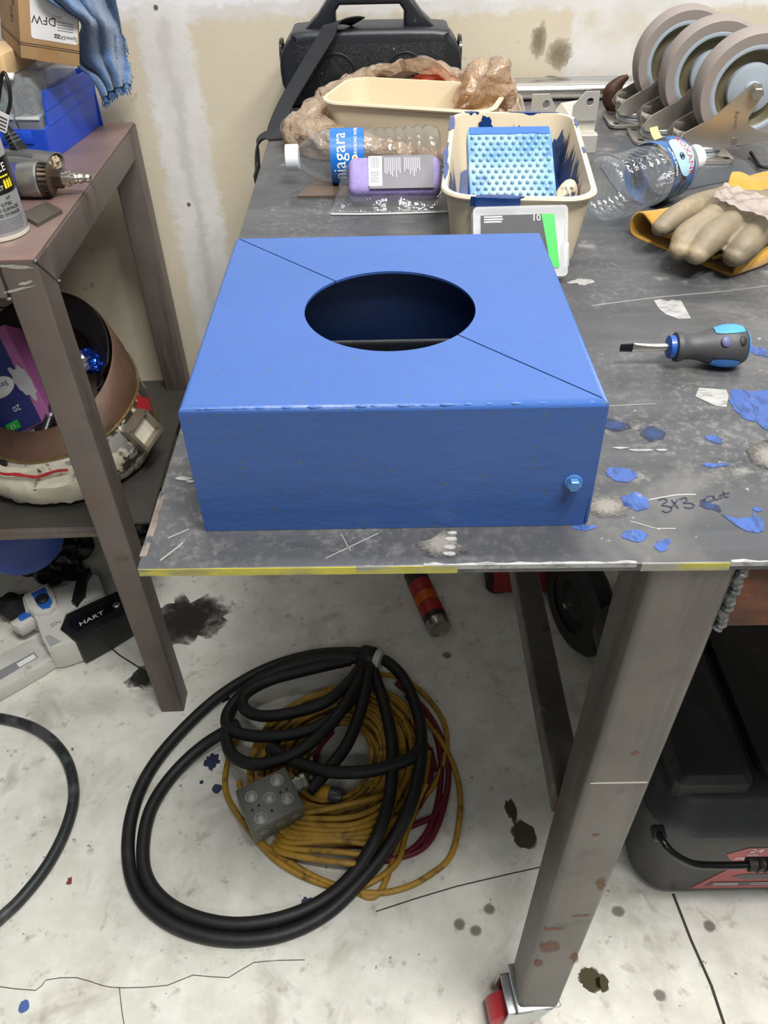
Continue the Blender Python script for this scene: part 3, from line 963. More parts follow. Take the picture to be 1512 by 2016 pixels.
def tub(t, w, d, h, tp):
    b = B()
    wb_, db_ = w - 2 * tp, d - 2 * tp
    R0 = [ring(wb_, db_, 0.02, 0), ring(w, d, 0.026, h), ring(w + 0.008, d + 0.008, 0.03, h), ring(w + 0.010, d + 0.010, 0.031, h + 0.002),
          ring(w + 0.008, d + 0.008, 0.03, h + 0.004), ring(w - 0.002, d - 0.002, 0.026, h + 0.004), ring(w - 0.004, d - 0.004, 0.025, h), ring(wb_ - 0.004, db_ - 0.004, 0.018, 0.002)]
    b.loft(R0)
    o = b.obj('shell', cream, t, smooth=40)
    return o


t2 = thing('cream_tub_with_paint', 'cream plastic tub smeared with blue paint behind the blue box', 'tub', (0.1415, 0.866, T), -0.11)
tw, td, th = 0.138, 0.278, 0.063
tub(t2, tw, td, th, 0.009)
paint_wet = M('wet_blue_paint', '#1b3a72', 0.22, 0, 0.15, 20, layers=(('#16264a', 14, 0.52, 0.66),), spec=0.6)
paint_dry = M('drying_blue_paint', '#27406e', 0.4, 0, 0.2, 30, layers=(('#c9b696', 40, 0.64, 0.68, (1, 1, 0.25)), ('#16284f', 18, 0.5, 0.6)))


def lining(name, hf, mat, i0, i1, off=0.0006):
    """Paint skin clinging to the inner wall, top edge given by hf(k)."""
    N = 14
    low = rrect(tw - 0.018 - 0.004, td - 0.018 - 0.004, 0.018, N)
    up = rrect(tw - 0.004, td - 0.004, 0.025, N)
    # resample perimeter densely
    def dense(P):
        o = []
        for a, b_ in zip(P, P[1:] + P[:1]):
            L_ = math.hypot(b_[0] - a[0], b_[1] - a[1])
            m = max(1, int(L_ / 0.0022))
            o += [(a[0] + (b_[0] - a[0]) * q / m, a[1] + (b_[1] - a[1]) * q / m) for q in range(m)]
        return o
    P = dense(up)
    n = len(P)
    b = B()
    rows = []
    for i in range(int(i0 * n), int(i1 * n)):
        x, y = P[i % n]
        hh = hf(x, y)
        col_ = []
        for f in (0.0, 0.33, 0.66, 1.0):
            z = 0.003 + (hh - 0.003) * f
            s = 0.009 * (1 - z / th) + off
            L_ = math.hypot(x, y)
            sx_ = (abs(x) - s * (abs(x) > tw / 2 - 0.03)) / max(abs(x), 1e-6)
            sy_ = (abs(y) - s * (abs(y) > td / 2 - 0.03)) / max(abs(y), 1e-6)
            col_.append(V(x * sx_, y * sy_, z))
        rows.append(col_)
    b.loft(rows, (False, False), closed=False)
    return b.obj(name, mat, t2, smooth=60)


lining('paint_film', lambda x, y: min(th - 0.001, max(0.006, 0.046 + 0.026 * nz((x * 60, y * 60, 1.5)) + 0.018 * nz((x * 260, y * 260, 3))) + (0.02 if (x < 0 and y < -0.05) else 0)), paint_wet, 0.36, 0.72)
lining('paint_film', lambda x, y: min(th - 0.001, max(0.006, 0.042 + 0.022 * nz((x * 80, y * 80, 2.5)) + 0.030 * nz((x * 300, y * 300, 7)))), paint_dry, 0.72, 1.1)
B().prism(rrect(tw - 0.022, td - 0.022, 0.018), 0.0025, 0.006).obj('paint_pool', paint_wet, t2)
for sx, sy, a, b_, s_ in ((-0.071, -0.07, 0.003, 0.02, 1), (-0.073, -0.02, 0.0035, 0.035, 2), (-0.071, 0.09, 0.003, 0.03, 3), (-0.02, -0.141, 0.02, 0.0035, 4), (0.02, 0.141, 0.03, 0.003, 5), (-0.05, 0.14, 0.008, 0.003, 6), (0.071, 0.1, 0.0025, 0.02, 7), (0.071, 0.0, 0.0018, 0.012, 8)):
    bl2 = B()
    pts = blob(sx, sy, a, b_, 0, s_ * 3.3, 26, 0.4)
    bl2.prism(pts, th + 0.0015, th + 0.0048)
    bl2.obj('rim_paint', paint_wet, t2)
B().prism(blob(-0.02, -0.1445, 0.021, 0.0022, 0, 8.8, 26, 0.3), th - 0.004, th + 0.0046).obj('rim_paint', paint_wet, t2)
B().prism(blob(-0.03, th - 0.012, 0.008, 0.012, 0.3, 2.8, 26, 0.4), 0, 0.0005, Matrix.Translation((0, td / 2 - 0.0045, 0)) @ XZ).obj('paint_mark', paint_wet, t2)
# studded block leaning in the tub
sb_m = M('blue_stained_white_foam', '#8fb0cf', 0.35, 0, 0.1, 20, layers=(('#4f80bb', 22, 0.44, 0.62), ('#2d5a9f', 30, 0.6, 0.72)))
stud_m = M('glazed_pale_stud', '#8fb0bb', 0.22, 0, 0.08, 40, coat=0.5)
q = Vector((0.0845, 0.7646, 0.9970))
q2 = Vector((0.1695, 0.7627, 0.9970))
q3 = Vector((0.0919, 0.8450, 1.0405))
ax = (q2 - q).normalized()
ay = (q3 - q)
ay = (ay - ax * ay.dot(ax))
hh_ = ay.length
ay.normalize()
az = ax.cross(ay)
ww_ = (q2 - q).length
mb = Matrix.Translation(q) @ Matrix((ax, ay, az)).transposed().to_4x4()
sk = thing('studded_block', 'pale blue studded scrubbing block propped in the painted tub', 'block', m=mb)
B().prism(rrect(ww_, hh_, 0.006, 3, ww_ / 2, hh_ / 2), -0.016, 0.0, None, 0.0015).obj('slab', sb_m, sk, smooth=45)
B().prism([(0.002, hh_ - 0.001)] + [(0.002 + (ww_ - 0.004) * i / 14, hh_ - 0.010 - 0.003 * nz((i * 0.5, 2, 1))) for i in range(15)] + [(ww_ - 0.002, hh_ - 0.001)], 0.0001, 0.0007).obj('paint_band', M('blue_paint_band', '#3566ae', 0.3), sk, smooth=0)
sbm = bmesh.new()
bmesh.ops.create_icosphere(sbm, subdivisions=2, radius=0.0021)
bmesh.ops.scale(sbm, vec=(1, 1, 1.25), verts=sbm.verts)
sme = bpy.data.meshes.new('stud')
sbm.to_mesh(sme)
sbm.free()
sme.materials.append(stud_m)
sme.shade_smooth()
for r in range(11):
    for c_ in range(11 if r % 2 == 0 else 10):
        o = bpy.data.objects.new('stud', sme)
        COL.objects.link(o)
        o.parent = sk
        o.location = (0.005 + (ww_ - 0.010) * (c_ + (0.5 if r % 2 else 0)) / 10, 0.005 + (hh_ - 0.020) * r / 10, 0.001)
pf = B().ball((0, 0, 0), 0.026, (0.5, 0.22, 1.0), sub=3).xf(Matrix.Translation((0.186, 0.80, 0.976)) @ Matrix.Rotation(-0.45, 4, 'X') @ Matrix.Rotation(0.25, 4, 'Y'))
tag(pf.obj('paint_brush_foam', M('paint_smeared_foam', '#cbb89a', 0.55, 0, 0.1, 30, layers=(('#2b3346', 60, 0.6, 0.66, (1, 1, 0.3)),))), 'pale paint-smeared foam pad standing in the painted tub, right side', 'foam pad')
# ---------------------------------------------------------------- second tub in its shopping bag
t1c, t1r = Vector((0.046, 1.128, T)), -0.30
t1 = thing('cream_tub', 'clean empty cream plastic tub sitting in the brown shopping bag', 'tub', t1c, t1r)
tub(t1, 0.222, 0.132, 0.058, 0.008)
k = NT('brown_carrier_film')
k.b.inputs['Base Color'].default_value = lin('#e3c8aa')
k.b.inputs['Roughness'].default_value = 0.28
k.b.inputs['Specular IOR Level'].default_value = 0.7
tr = k.n('ShaderNodeBsdfTransparent')
tr.inputs[0].default_value = lin('#f3dcc4')
tl = k.n('ShaderNodeBsdfTranslucent')
tl.inputs[0].default_value = lin('#dab999')
m1_ = k.n('ShaderNodeMixShader')
m1_.inputs[0].default_value = 0.35
k.l(k.b.outputs[0], m1_.inputs[1])
k.l(tl.outputs[0], m1_.inputs[2])
m2_ = k.n('ShaderNodeMixShader')
m2_.inputs[0].default_value = 0.42
k.l(m1_.outputs[0], m2_.inputs[1])
k.l(tr.outputs[0], m2_.inputs[2])
gl_ = k.n('ShaderNodeBsdfGlossy')
gl_.inputs['Roughness'].default_value = 0.14
fr_ = k.n('ShaderNodeFresnel')
fr_.inputs[0].default_value = 1.3
m3_ = k.n('ShaderNodeMixShader')
k.l(fr_.outputs[0], m3_.inputs[0])
k.l(m2_.outputs[0], m3_.inputs[1])
k.l(gl_.outputs[0], m3_.inputs[2])
k.l(m3_.outputs[0], k.out.inputs[0])
bp = k.n('ShaderNodeBump')
bp.inputs['Strength'].default_value = 0.9
bp.inputs['Distance'].default_value = 0.009
vo = k.n('ShaderNodeTexVoronoi')
vo.feature = 'DISTANCE_TO_EDGE'
vo.inputs['Scale'].default_value = 34
k.l(k.coord(), vo.inputs['Vector'])
k.l(k.math('ADD', vo.outputs[0], k.noise(k.coord(), 50, 3)), bp.inputs['Height'])
k.l(bp.outputs[0], k.b.inputs['Normal'])
k.l(bp.outputs[0], gl_.inputs['Normal'])
bag_m = k.m


def crease(p, s=30, a=0.006):
    p = Vector(p)
    d = noise.voronoi(p * s)[0]
    return a * (d[1] - d[0]) * 1.4 - a * 0.5 + a * 0.5 * noise.noise(p * s * 1.7)


KZ = [(0, .055), (40, .068), (70, .085), (90, .088), (115, .078), (140, .060), (165, .048), (190, .044), (215, .038), (240, .028), (270, .020), (300, .016), (330, .030), (360, .055)]
KW = [(0, .02), (60, .05), (90, .06), (120, .045), (160, .050), (185, .056), (205, .050), (230, .022), (270, .016), (310, .012), (360, .02)]


def interp(K, a):
    a = a % 360
    for (x0, y0), (x1, y1) in zip(K, K[1:]):
        if x0 <= a <= x1:
            f = (a - x0) / (x1 - x0)
            f = f * f * (3 - 2 * f)
            return y0 + (y1 - y0) * f
    return K[-1][1]


def tubr(a):
    """Distance from the tub centre to its wall in direction a (tub frame)."""
    c_, s_ = abs(math.cos(a)), abs(math.sin(a))
    return ((c_ / 0.120) ** 4 + (s_ / 0.075) ** 4) ** -0.25


def bagf(u, v_):
    a = 2 * PI * u
    wa = a + t1r
    deg = math.degrees(wa) % 360
    rt = tubr(a)
    zc, wd = interp(KZ, deg), interp(KW, deg)
    if v_ < 0.62:
        f = v_ / 0.62
        r = rt + wd * (1 - f ** 2.2) + 0.008 * math.sin(f * PI) + 0.004 * f
        z = 0.0015 + zc * math.sin(f * PI / 2)
    else:
        f = (v_ - 0.62) / 0.38
        r = rt + 0.004 - 0.002 * f
        z = zc - 0.022 * f * (1 if zc < 0.06 else 0.6)
        if zc > 0.06:
            r = rt + 0.004 + (0.02 if zc > .07 else 0.01) * (1 - f) * 0
    p = V(r * math.cos(wa), r * math.sin(wa), z)
    n_ = V(math.cos(wa), math.sin(wa), 0.3)
    amp = 0.014 * min(1, wd / 0.03)
    p = p + n_ * (crease(p + t1c, 17, amp) + crease(p + t1c, 42, 0.004)) * (0.4 if v_ > 0.62 else 1) + V(0, 0, 1) * crease(p * 1.3, 20, 0.008) * min(1, v_ * 3)
    p.z = max(0.0012, p.z)
    return p


bg = thing('shopping_bag', 'crinkled tan plastic shopping bag wrapped round the empty tub', 'bag', t1c)
B().grid(bagf, 170, 30, cu=True).obj('bag_sheet', bag_m, bg, smooth=16)
kb = B().ball((0, 0, 0), 0.047, (0.95, 0.85, 1.0), sub=5)


def knob(p):
    n_ = p.normalized()
    q_ = p + n_ * (crease(p + V(3, 1, 2), 13, 0.018) + 0.0045 * math.sin(11 * math.atan2(p.z + 0.02, p.x + 0.045) + 3 * nz(p, 30)) + crease(p + V(1, 4, 2), 38, 0.004))
    q_.x *= 1.0 + 0.5 * max(0, -p.z) * 4
    q_ = q_ + V(0.137, 1.135, 1.0) - t1c
    q_.z = max(0.002, q_.z)
    return q_


kb.warp(knob)
kb.obj('bag_bunch', bag_m, bg, smooth=16)
rd = B().ball((0, 0, 0), 0.03, (1.2, 0.5, 0.8), sub=4)
rd.warp(lambda p: p + p.normalized() * crease(p, 40, 0.008) + V(0.078, 1.222, 0.992))
tag(rd.obj('red_packet', M('red_film', '#b8452c', 0.35)), 'red crumpled packet inside the tan shopping bag', 'packet')
# ---------------------------------------------------------------- water bottles
pet = clear('clear_bottle_plastic', '#f2f5f7', 0.035, 0.04, 1.5, 0.35, 90, '#f4f6f8')


def bottle(name, label, p_end, p_cap, r, seed, group='water bottles'):
    p_end, p_cap = Vector(p_end), Vector(p_cap)
    d = (p_cap - p_end)
    L_ = d.length
    d.normalize()
    root = thing(name, label, 'bottle', p_end, 0, group)
    k_ = L_ / 0.19
    pr = [(0.010, 0.004), (0.020, 0.0015), (0.026, 0.002), (0.0295, 0.006), (0.0305, 0.014)]
    z = 0.020
    while z < 0.084:
        pr += [(0.0305, z), (0.0278, z + 0.0035), (0.0305, z + 0.007)]
        z += 0.0115
    pr += [(0.0300, 0.093), (0.0300, 0.135), (0.0298, 0.138), (0.0275, 0.147), (0.0225, 0.158), (0.0165, 0.168), (0.0130, 0.173), (0.0128, 0.180)]
    pr = [(a * r / 0.0305, b_ * k_) for a, b_ in pr]
    m = axis_m((0, 0, 0), d)
    body = B().lathe(pr, 48, m, (True, False))
    body.warp(lambda p: p + (p - d * p.dot(d)) * (0.10 * nz(p, 22, seed) if p.dot(d) < 0.10 * k_ else 0.03 * nz(p, 22, seed)))
    body.obj('bottle_body', pet, root, smooth=60)
    cp = B().lathe([(0.0135, 0.174 * k_), (0.0145, 0.175 * k_), (0.0145, 0.1895 * k_), (0.0135, L_)], 36, m)
    cp.obj('cap', M('white_bottle_cap', '#dfe3e6', 0.35), root, smooth=40)
    return root, d, k_, m


z1 = T + 0.0312
b1, d1, k1, m1b = bottle('water_bottle', 'clear water bottle with blue label lying in front of the tan bag', (0.070, 0.9745, z1), (-0.116, 0.9725, z1), 0.0305, 1.0)
e1, e2 = V(0, -1, 0), V(0, 0, 1)
lb = B().lathe([(0.0305, 0.094 * k1), (0.0305, 0.134 * k1)], 48, m1b, (False, False)).obj('label', M('blue_bottle_label', '#1466b4', 0.35), b1, smooth=60, label='blue wrap-round label with white lettering')
rl = 0.0307
wrap(text('niagara', 0.0215, 0.0002, 'CENTER', sx=0.95), (0, 0, 0), d1, e1, e2, rl, 0.1225 * k1, 0.30).obj('lettering', white_ink, lb, smooth=0)
wrap(text('PURIFIED', 0.0050, 0.0002, 'CENTER'), (0, 0, 0), d1, e1, e2, rl, 0.1035 * k1, -0.35).obj('lettering', white_ink, lb, smooth=0)
wrap(text('DRINKING WATER', 0.0050, 0.0002, 'CENTER'), (0, 0, 0), d1, e1, e2, rl, 0.1035 * k1, 0.95).obj('lettering', white_ink, lb, smooth=0)
dr = [(0.0035 * math.cos(a), 0.0035 * math.sin(a)) for a in [2 * PI * i / 20 for i in range(20)]]
wrap(B().prism(dr, 0, 0.0002), (0, 0, 0), d1, e1, e2, rl, 0.1045 * k1, 0.22).obj('emblem', white_ink, lb, smooth=0)
wrap(B().prism([(x * 0.6, y * 0.6) for x, y in dr], 0.0002, 0.0004), (0, 0, 0), d1, e1, e2, rl, 0.1045 * k1, 0.22).obj('emblem', M('orange_ink', '#e08a3a'), lb, smooth=0)
z2 = T + 0.0335
pe, pc = Vector((0.2270, 0.8280, z2)), Vector((0.3610, 0.9335, z2))
b2_, d2, k2, m2b = bottle('water_bottle', 'clear water bottle with dark blue label lying beside the casters', pe, pc, 0.0325, 5.0)
f1 = V(d2.y, -d2.x, 0)
lb2 = B().lathe([(0.0325, 0.094 * k2), (0.0325, 0.1365 * k2)], 48, m2b, (False, False)).obj('label', M('navy_bottle_label', '#2e5a8f', 0.35, 0, 0.3, 60, layers=(('#16181f', 30, 0.5, 0.56),)), b2_, smooth=60, label='navy and pale blue label with red lettering')
rl2 = 0.0327
ov = [(0.023 * math.cos(a), 0.0150 * math.sin(a)) for a in [2 * PI * i / 32 for i in range(32)]]
wrap(B().prism(ov, 0, 0.0002), (0, 0, 0), d2, f1, e2, rl2, 0.1190 * k2, 0.75, -1).obj('label_panel', M('pale_blue_print', '#9cc7dd', 0.4), lb2, smooth=0)
wrap(text('ROXANE', 0.0118, 0.0002, 'CENTER', sx=0.95).xf(Matrix.Translation((0, 0, 0.0003))), (0, 0, 0), d2, f1, e2, rl2, 0.1270 * k2, 0.75, -1).obj('lettering', M('red_ink', '#b8303a'), lb2, smooth=0)
em = B()
for a in (-50, -18, 18, 50):
    em.box((0, 0, 0.0004), (0.0011, 0.006, 0.0002), Matrix.Rotation(math.radians(a), 4, 'Z'))
em.lathe([(0.0040, 0.0003), (0.0040, 0.0005), (0.0032, 0.0005), (0.0032, 0.0003)], 28, None, (False, False))
wrap(em, (0, 0, 0), d2, f1, e2, rl2, 0.1140 * k2, 0.72, -1).obj('emblem', ink, lb2, smooth=0)
wrap(text('ALPINE SPRING', 0.0046, 0.0002, 'CENTER').xf(Matrix.Translation((0, 0, 0.0002))), (0, 0, 0), d2, f1, e2, rl2, 0.0990 * k2, 0.65, -1).obj('lettering', white_ink, lb2, smooth=0)
# ---------------------------------------------------------------- purple sponge in its zip bag
spr = thing('purple_sponge', 'purple sponge with grey printed card inside a clear zip bag', 'sponge', (0.013, 0.905, T + 0.0255), 0)
tm = Matrix.Rotation(0.62, 4, 'X')
B().box((0, 0, 0), (0.104, 0.046, 0.026), tm, 0.008, 3).obj('sponge_body', M('purple_foam', '#8f82b6', 0.85, 0, 0.1, 60, bump=0.4, bs=300), spr, smooth=50)
cd_ = B().box((0.008, 0, 0.0134), (0.072, 0.042, 0.0006)).xf(tm).obj('card', M('grey_card', '#6a686d', 0.5), spr, smooth=0)
B().box((-0.0215, 0.001, 0.0139), (0.015, 0.038, 0.0004)).xf(tm).obj('barcode_panel', white_ink, cd_, smooth=0)
bc = B()
x_ = -0.0265
while x_ < -0.0165:
    w_ = random.choice((0.0003, 0.0006, 0.0009))
    bc.box((x_, 0.012, 0.0142), (w_, 0.014, 0.0002))
    x_ += w_ + random.choice((0.0004, 0.0007))
strip_lines(bc, -0.0268, 0.000, 0.010, 7, 0.0022, 0.0009, 0.0142)
bc.xf(tm).obj('barcode_print', grey_ink, cd_, smooth=0)
ln = B()
for c_ in range(2):
    for i in range(9):
        L_ = 0.026 * random.uniform(0.45, 1)
        ln.box((-0.0105 + c_ * 0.022 + i * 0.0021, 0.018 - L_ / 2, 0.0139), (0.0011, L_, 0.0002))
ln.xf(tm).obj('small_print', M('pale_grey_ink', '#a5a4aa'), cd_, smooth=0)
film = clear('clear_bag_film', '#eef0f2', 0.06, 0.08, 1.45, 0.6, 60)


def zipf(u, v_):
    x = -0.066 + 0.137 * u
    y = -0.036 + 0.075 * v_
    dx = max(0, abs(x - 0.002) - 0.046) / 0.022
    zs = 0.0305 * max(0, 1 - dx * dx) * (1 if False else 1)
    prof = min(1, max(0, (v_ - 0.04) / 0.62)) ** 0.8 * (1 if v_ < 0.8 else 1 - (v_ - 0.8) * 1.0)
    z = 0.0012 + zs * prof * 1.32 + (0.002 * nz((x * 60, y * 60, 3)) + crease((x, y, 0.3), 45, 0.004)) * (0.2 + min(1, v_ * 2))
    return V(x - 0.010 * (1 - v_) * (1 if u < 0.5 else -0.6) * abs(u - 0.5) * 2, y, max(0.0008, z))


zb = B().grid(zipf, 60, 36)
zo = zb.obj('zip_bag', film, smooth=60)
zo.location = (0.013, 0.9045, T)
tag(zo, 'clear zip bag film wrapped over the purple sponge', 'zip bag')
B().tube([(-0.072, -0.0365, 0.0016), (-0.03, -0.0375, 0.0012), (0.03, -0.037, 0.0014), (0.067, -0.0355, 0.0016)], 0.0009, 6).obj('zip_seal', M('milky_seal', '#d6d8da', 0.3), zo)
for y0 in (0.9248,):
    sc = B().prism([(-0.1016, y0), (-0.030, y0 - 0.002), (-0.028, y0 + 0.045), (-0.085, y0 + 0.048)], T + 0.0001, T + 0.0026)
    tag(sc.obj('steel_offcut', M('brown_offcut', '#6a5a4c', 0.45, 0.4), smooth=0), 'thin brown steel offcut lying under the blue-labelled bottle', 'steel offcut')
# ---------------------------------------------------------------- clear hardware case leaning on the tub
p_b = Vector((0.1684, 0.6923, 0.9450))
cs_m = clear('frosted_case_plastic', '#e9edef', 0.20, 0.25, 1.4)
ca = thing('clear_case', 'clear plastic hardware case with green label leaning on the painted tub', 'case', (0.127, 0.693, T), 0.02)
tc = Matrix.Rotation(0.98, 4, 'X')
W2, H2, D2 = 0.088, 0.064, 0.016
shell = B()
for z0, z1_, ins in ((0, 0.0015, 0), (D2 - 0.0015, D2, 0.0)):
    shell.prism(rrect(W2 - ins, H2 - ins, 0.004, 3, 0, H2 / 2), z0, z1_)
P_ = rrect(W2, H2, 0.004, 3, 0, H2 / 2)
I_ = rrect(W2 - 0.003, H2 - 0.003, 0.003, 3, 0, H2 / 2)
shell.loft([[V(x, y, 0.0015) for x, y in P_], [V(x, y, D2 - 0.0015) for x, y in P_], [V(x, y, D2 - 0.0015) for x, y in I_], [V(x, y, 0.0015) for x, y in I_], [V(x, y, 0.0015) for x, y in P_]], (False, False))
shell.xf(Matrix.Translation((0, 0.002, 0)) @ tc)
shell.obj('case_shell', cs_m, ca, smooth=30)
hp = B().box((W2 / 2 - 0.001, 0.02, D2 / 2), (0.006, 0.022, D2 * 0.8), None, 0.001).xf(Matrix.Translation((0, 0.002, 0)) @ tc)
hp.obj('case_latch', cs_m, ca)
lc = B().box((-0.006, H2 / 2, D2 + 0.0003), (0.062, H2 - 0.016, 0.0006)).xf(Matrix.Translation((0, 0.002, 0)) @ tc).obj('insert_card', M('black_insert_card', '#2c2d30', 0.5), ca, smooth=0)
B().prism([(0.019, 0.056), (0.031, 0.056), (0.036, 0.008), (0.028, 0.008)], D2 + 0.0006, D2 + 0.0009, Matrix.Translation((0, 0.002, 0)) @ tc).obj('green_stripe', M('green_print', '#2fae45', 0.5), lc, smooth=0)
tx = text('10', 0.0085, 0.0002, 'LEFT').xf(Matrix.Translation((0, 0.002, 0)) @ tc @ Matrix.Translation((0.010, 0.0525, D2 + 0.0011)))
tx.obj('lettering', white_ink, lc, smooth=0)
sl = strip_lines(B(), -0.034, 0.0545, 0.018, 3, 0.0022, 0.0012, D2 + 0.0007)
sl.xf(Matrix.Translation((0, 0.002, 0)) @ tc).obj('small_print', white_ink, lc, smooth=0)
# ---------------------------------------------------------------- screwdriver
sx0, sx1, sy, sz = 0.1843, 0.2840, 0.5362, T + 0.0163
sd = thing('stubby_screwdriver', 'stubby flat screwdriver with grey and blue handle on the bare table', 'screwdriver', (sx0, sy, T))
ms = Matrix.Translation((0, 0, 0.0163)) @ Matrix.Rotation(PI / 2, 4, 'Y')
bl3 = B()
rg = []
for x, hw, ht in ((0.0, 0.0032, 0.0004), (0.010, 0.0036, 0.0009), (0.012, 0.0036, 0.0012), (0.020, 0.0032, 0.0022), (0.028, 0.003, 0.003), (0.040, 0.003, 0.003)):
    rg.append([V(x, ht * math.cos(a) * (1.25 if False else 1), 0.0163 + hw * math.sin(a)) for a in [2 * PI * i / 12 for i in range(12)]])
bl3.loft(rg).obj('blade', M('chrome_blade', '#c4bfb4', 0.2, 0.95, 0.05), sd, smooth=40)
B().loft([[V(x, ht * math.cos(a), 0.0163 + hw * math.sin(a)) for a in [2 * PI * i / 12 for i in range(12)]] for x, hw, ht in ((-0.0003, 0.0034, 0.0007), (0.0095, 0.0039, 0.0012), (0.0097, 0.001, 0.0004))]).obj('blackened_tip', M('blackened_tip', '#26262a', 0.35, 0.6), sd, smooth=40)
B().lathe([(0.006, 0.0365), (0.0088, 0.0375), (0.0092, 0.040), (0.0088, 0.0425), (0.006, 0.043)], 32, ms).obj('blue_collar', M('deep_blue_plastic', '#1d4c96', 0.3), sd, smooth=40)
hpf = [(0.0085, 0.0415), (0.0112, 0.0425), (0.0118, 0.0445), (0.0112, 0.0475), (0.0100, 0.0495), (0.0100, 0.056), (0.0112, 0.062), (0.0138, 0.070), (0.0158, 0.078), (0.0163, 0.085), (0.0156, 0.091), (0.0135, 0.0955), (0.0100, 0.0975)]
hd = B().lathe(hpf, 40, ms).obj('handle', M('dark_grey_grip', '#3c3b3d', 0.55, 0, 0.1, 40), sd, smooth=45)
cbl = M('bright_blue_grip', '#3f8ad8', 0.4)


def inset(name, a0, a1, z0, z1_, mat, lift=0.0006, n=14):
    b = B()
    rings = []
    for j in range(9):
        zz = z0 + (z1_ - z0) * j / 8
        for (r0, za), (r1, zb_) in zip(hpf, hpf[1:]):
            if za <= zz <= zb_:
                rr = r0 + (r1 - r0) * (zz - za) / (zb_ - za)
        tpr = 1 - 0.35 * abs(2 * j / 8 - 1) ** 3
        am, ah = (a0 + a1) / 2, (a1 - a0) / 2 * tpr
        rings.append([ms @ V((rr + lift) * math.cos(am + ah * (2 * i / (n - 1) - 1)), (rr + lift) * math.sin(am + ah * (2 * i / (n - 1) - 1)), zz) for i in range(n)])
    b.loft(rings, (False, False), closed=False)
    return b.obj(name, mat, hd, smooth=60)


# angle 180 deg = up after the turn onto the X axis, 270 deg = towards the camera
inset('grip_panel', PI * 0.86, PI * 1.14, 0.070, 0.0925, cbl)
inset('grip_panel', PI * 1.56, PI * 1.84, 0.069, 0.090, cbl)
inset('grip_panel', PI * 0.2, PI * 0.5, 0.069, 0.090, cbl)
B().lathe([(0.0137, 0.0950), (0.0128, 0.0965), (0.0101, 0.0980), (0.006, 0.0988), (0.0, 0.099)], 32, ms, (False, False)).obj('end_cap', cbl, hd, smooth=60)
hv = Vector((0, -math.sin(0.75), math.cos(0.75)))
hm = lambda x, r: axis_m(V(x, 0, 0.0163) + V(0, -0.74, 0.67).normalized() * r, V(0.06, -0.74, 0.67))
B().ball((0, 0, 0), 0.0028, (1, 1.4, 0.4), sub=3).xf(hm(0.0890, 0.0156)).obj('hanging_hole', M('dark_hole', '#0a0b12', 0.6), hd, smooth=40)
B().ball((0, 0, 0), 0.0046, (1, 1, 0.35), sub=3).xf(hm(0.0770, 0.0150)).obj('round_badge', M('dusty_blue_badge', '#4a4f70', 0.5), hd, smooth=40)
# ---------------------------------------------------------------- three upturned casters
tread_m = M('grey_rubber_tread', '#8a8079', 0.6, 0, 0.05, 20)
core_m = M('blue_grey_wheel_core', '#98a2aa', 0.35, 0.0, 0.05, 15)
hub_m = M('olive_hub_web', '#6f6750', 0.4, 0.3, 0.2, 20)
fork_m = M('bright_pressed_steel', '#c4beb4', 0.24, 0.85, 0.1, 14)
WR = 0.064
WC = V(0.046, 0, 0.079)


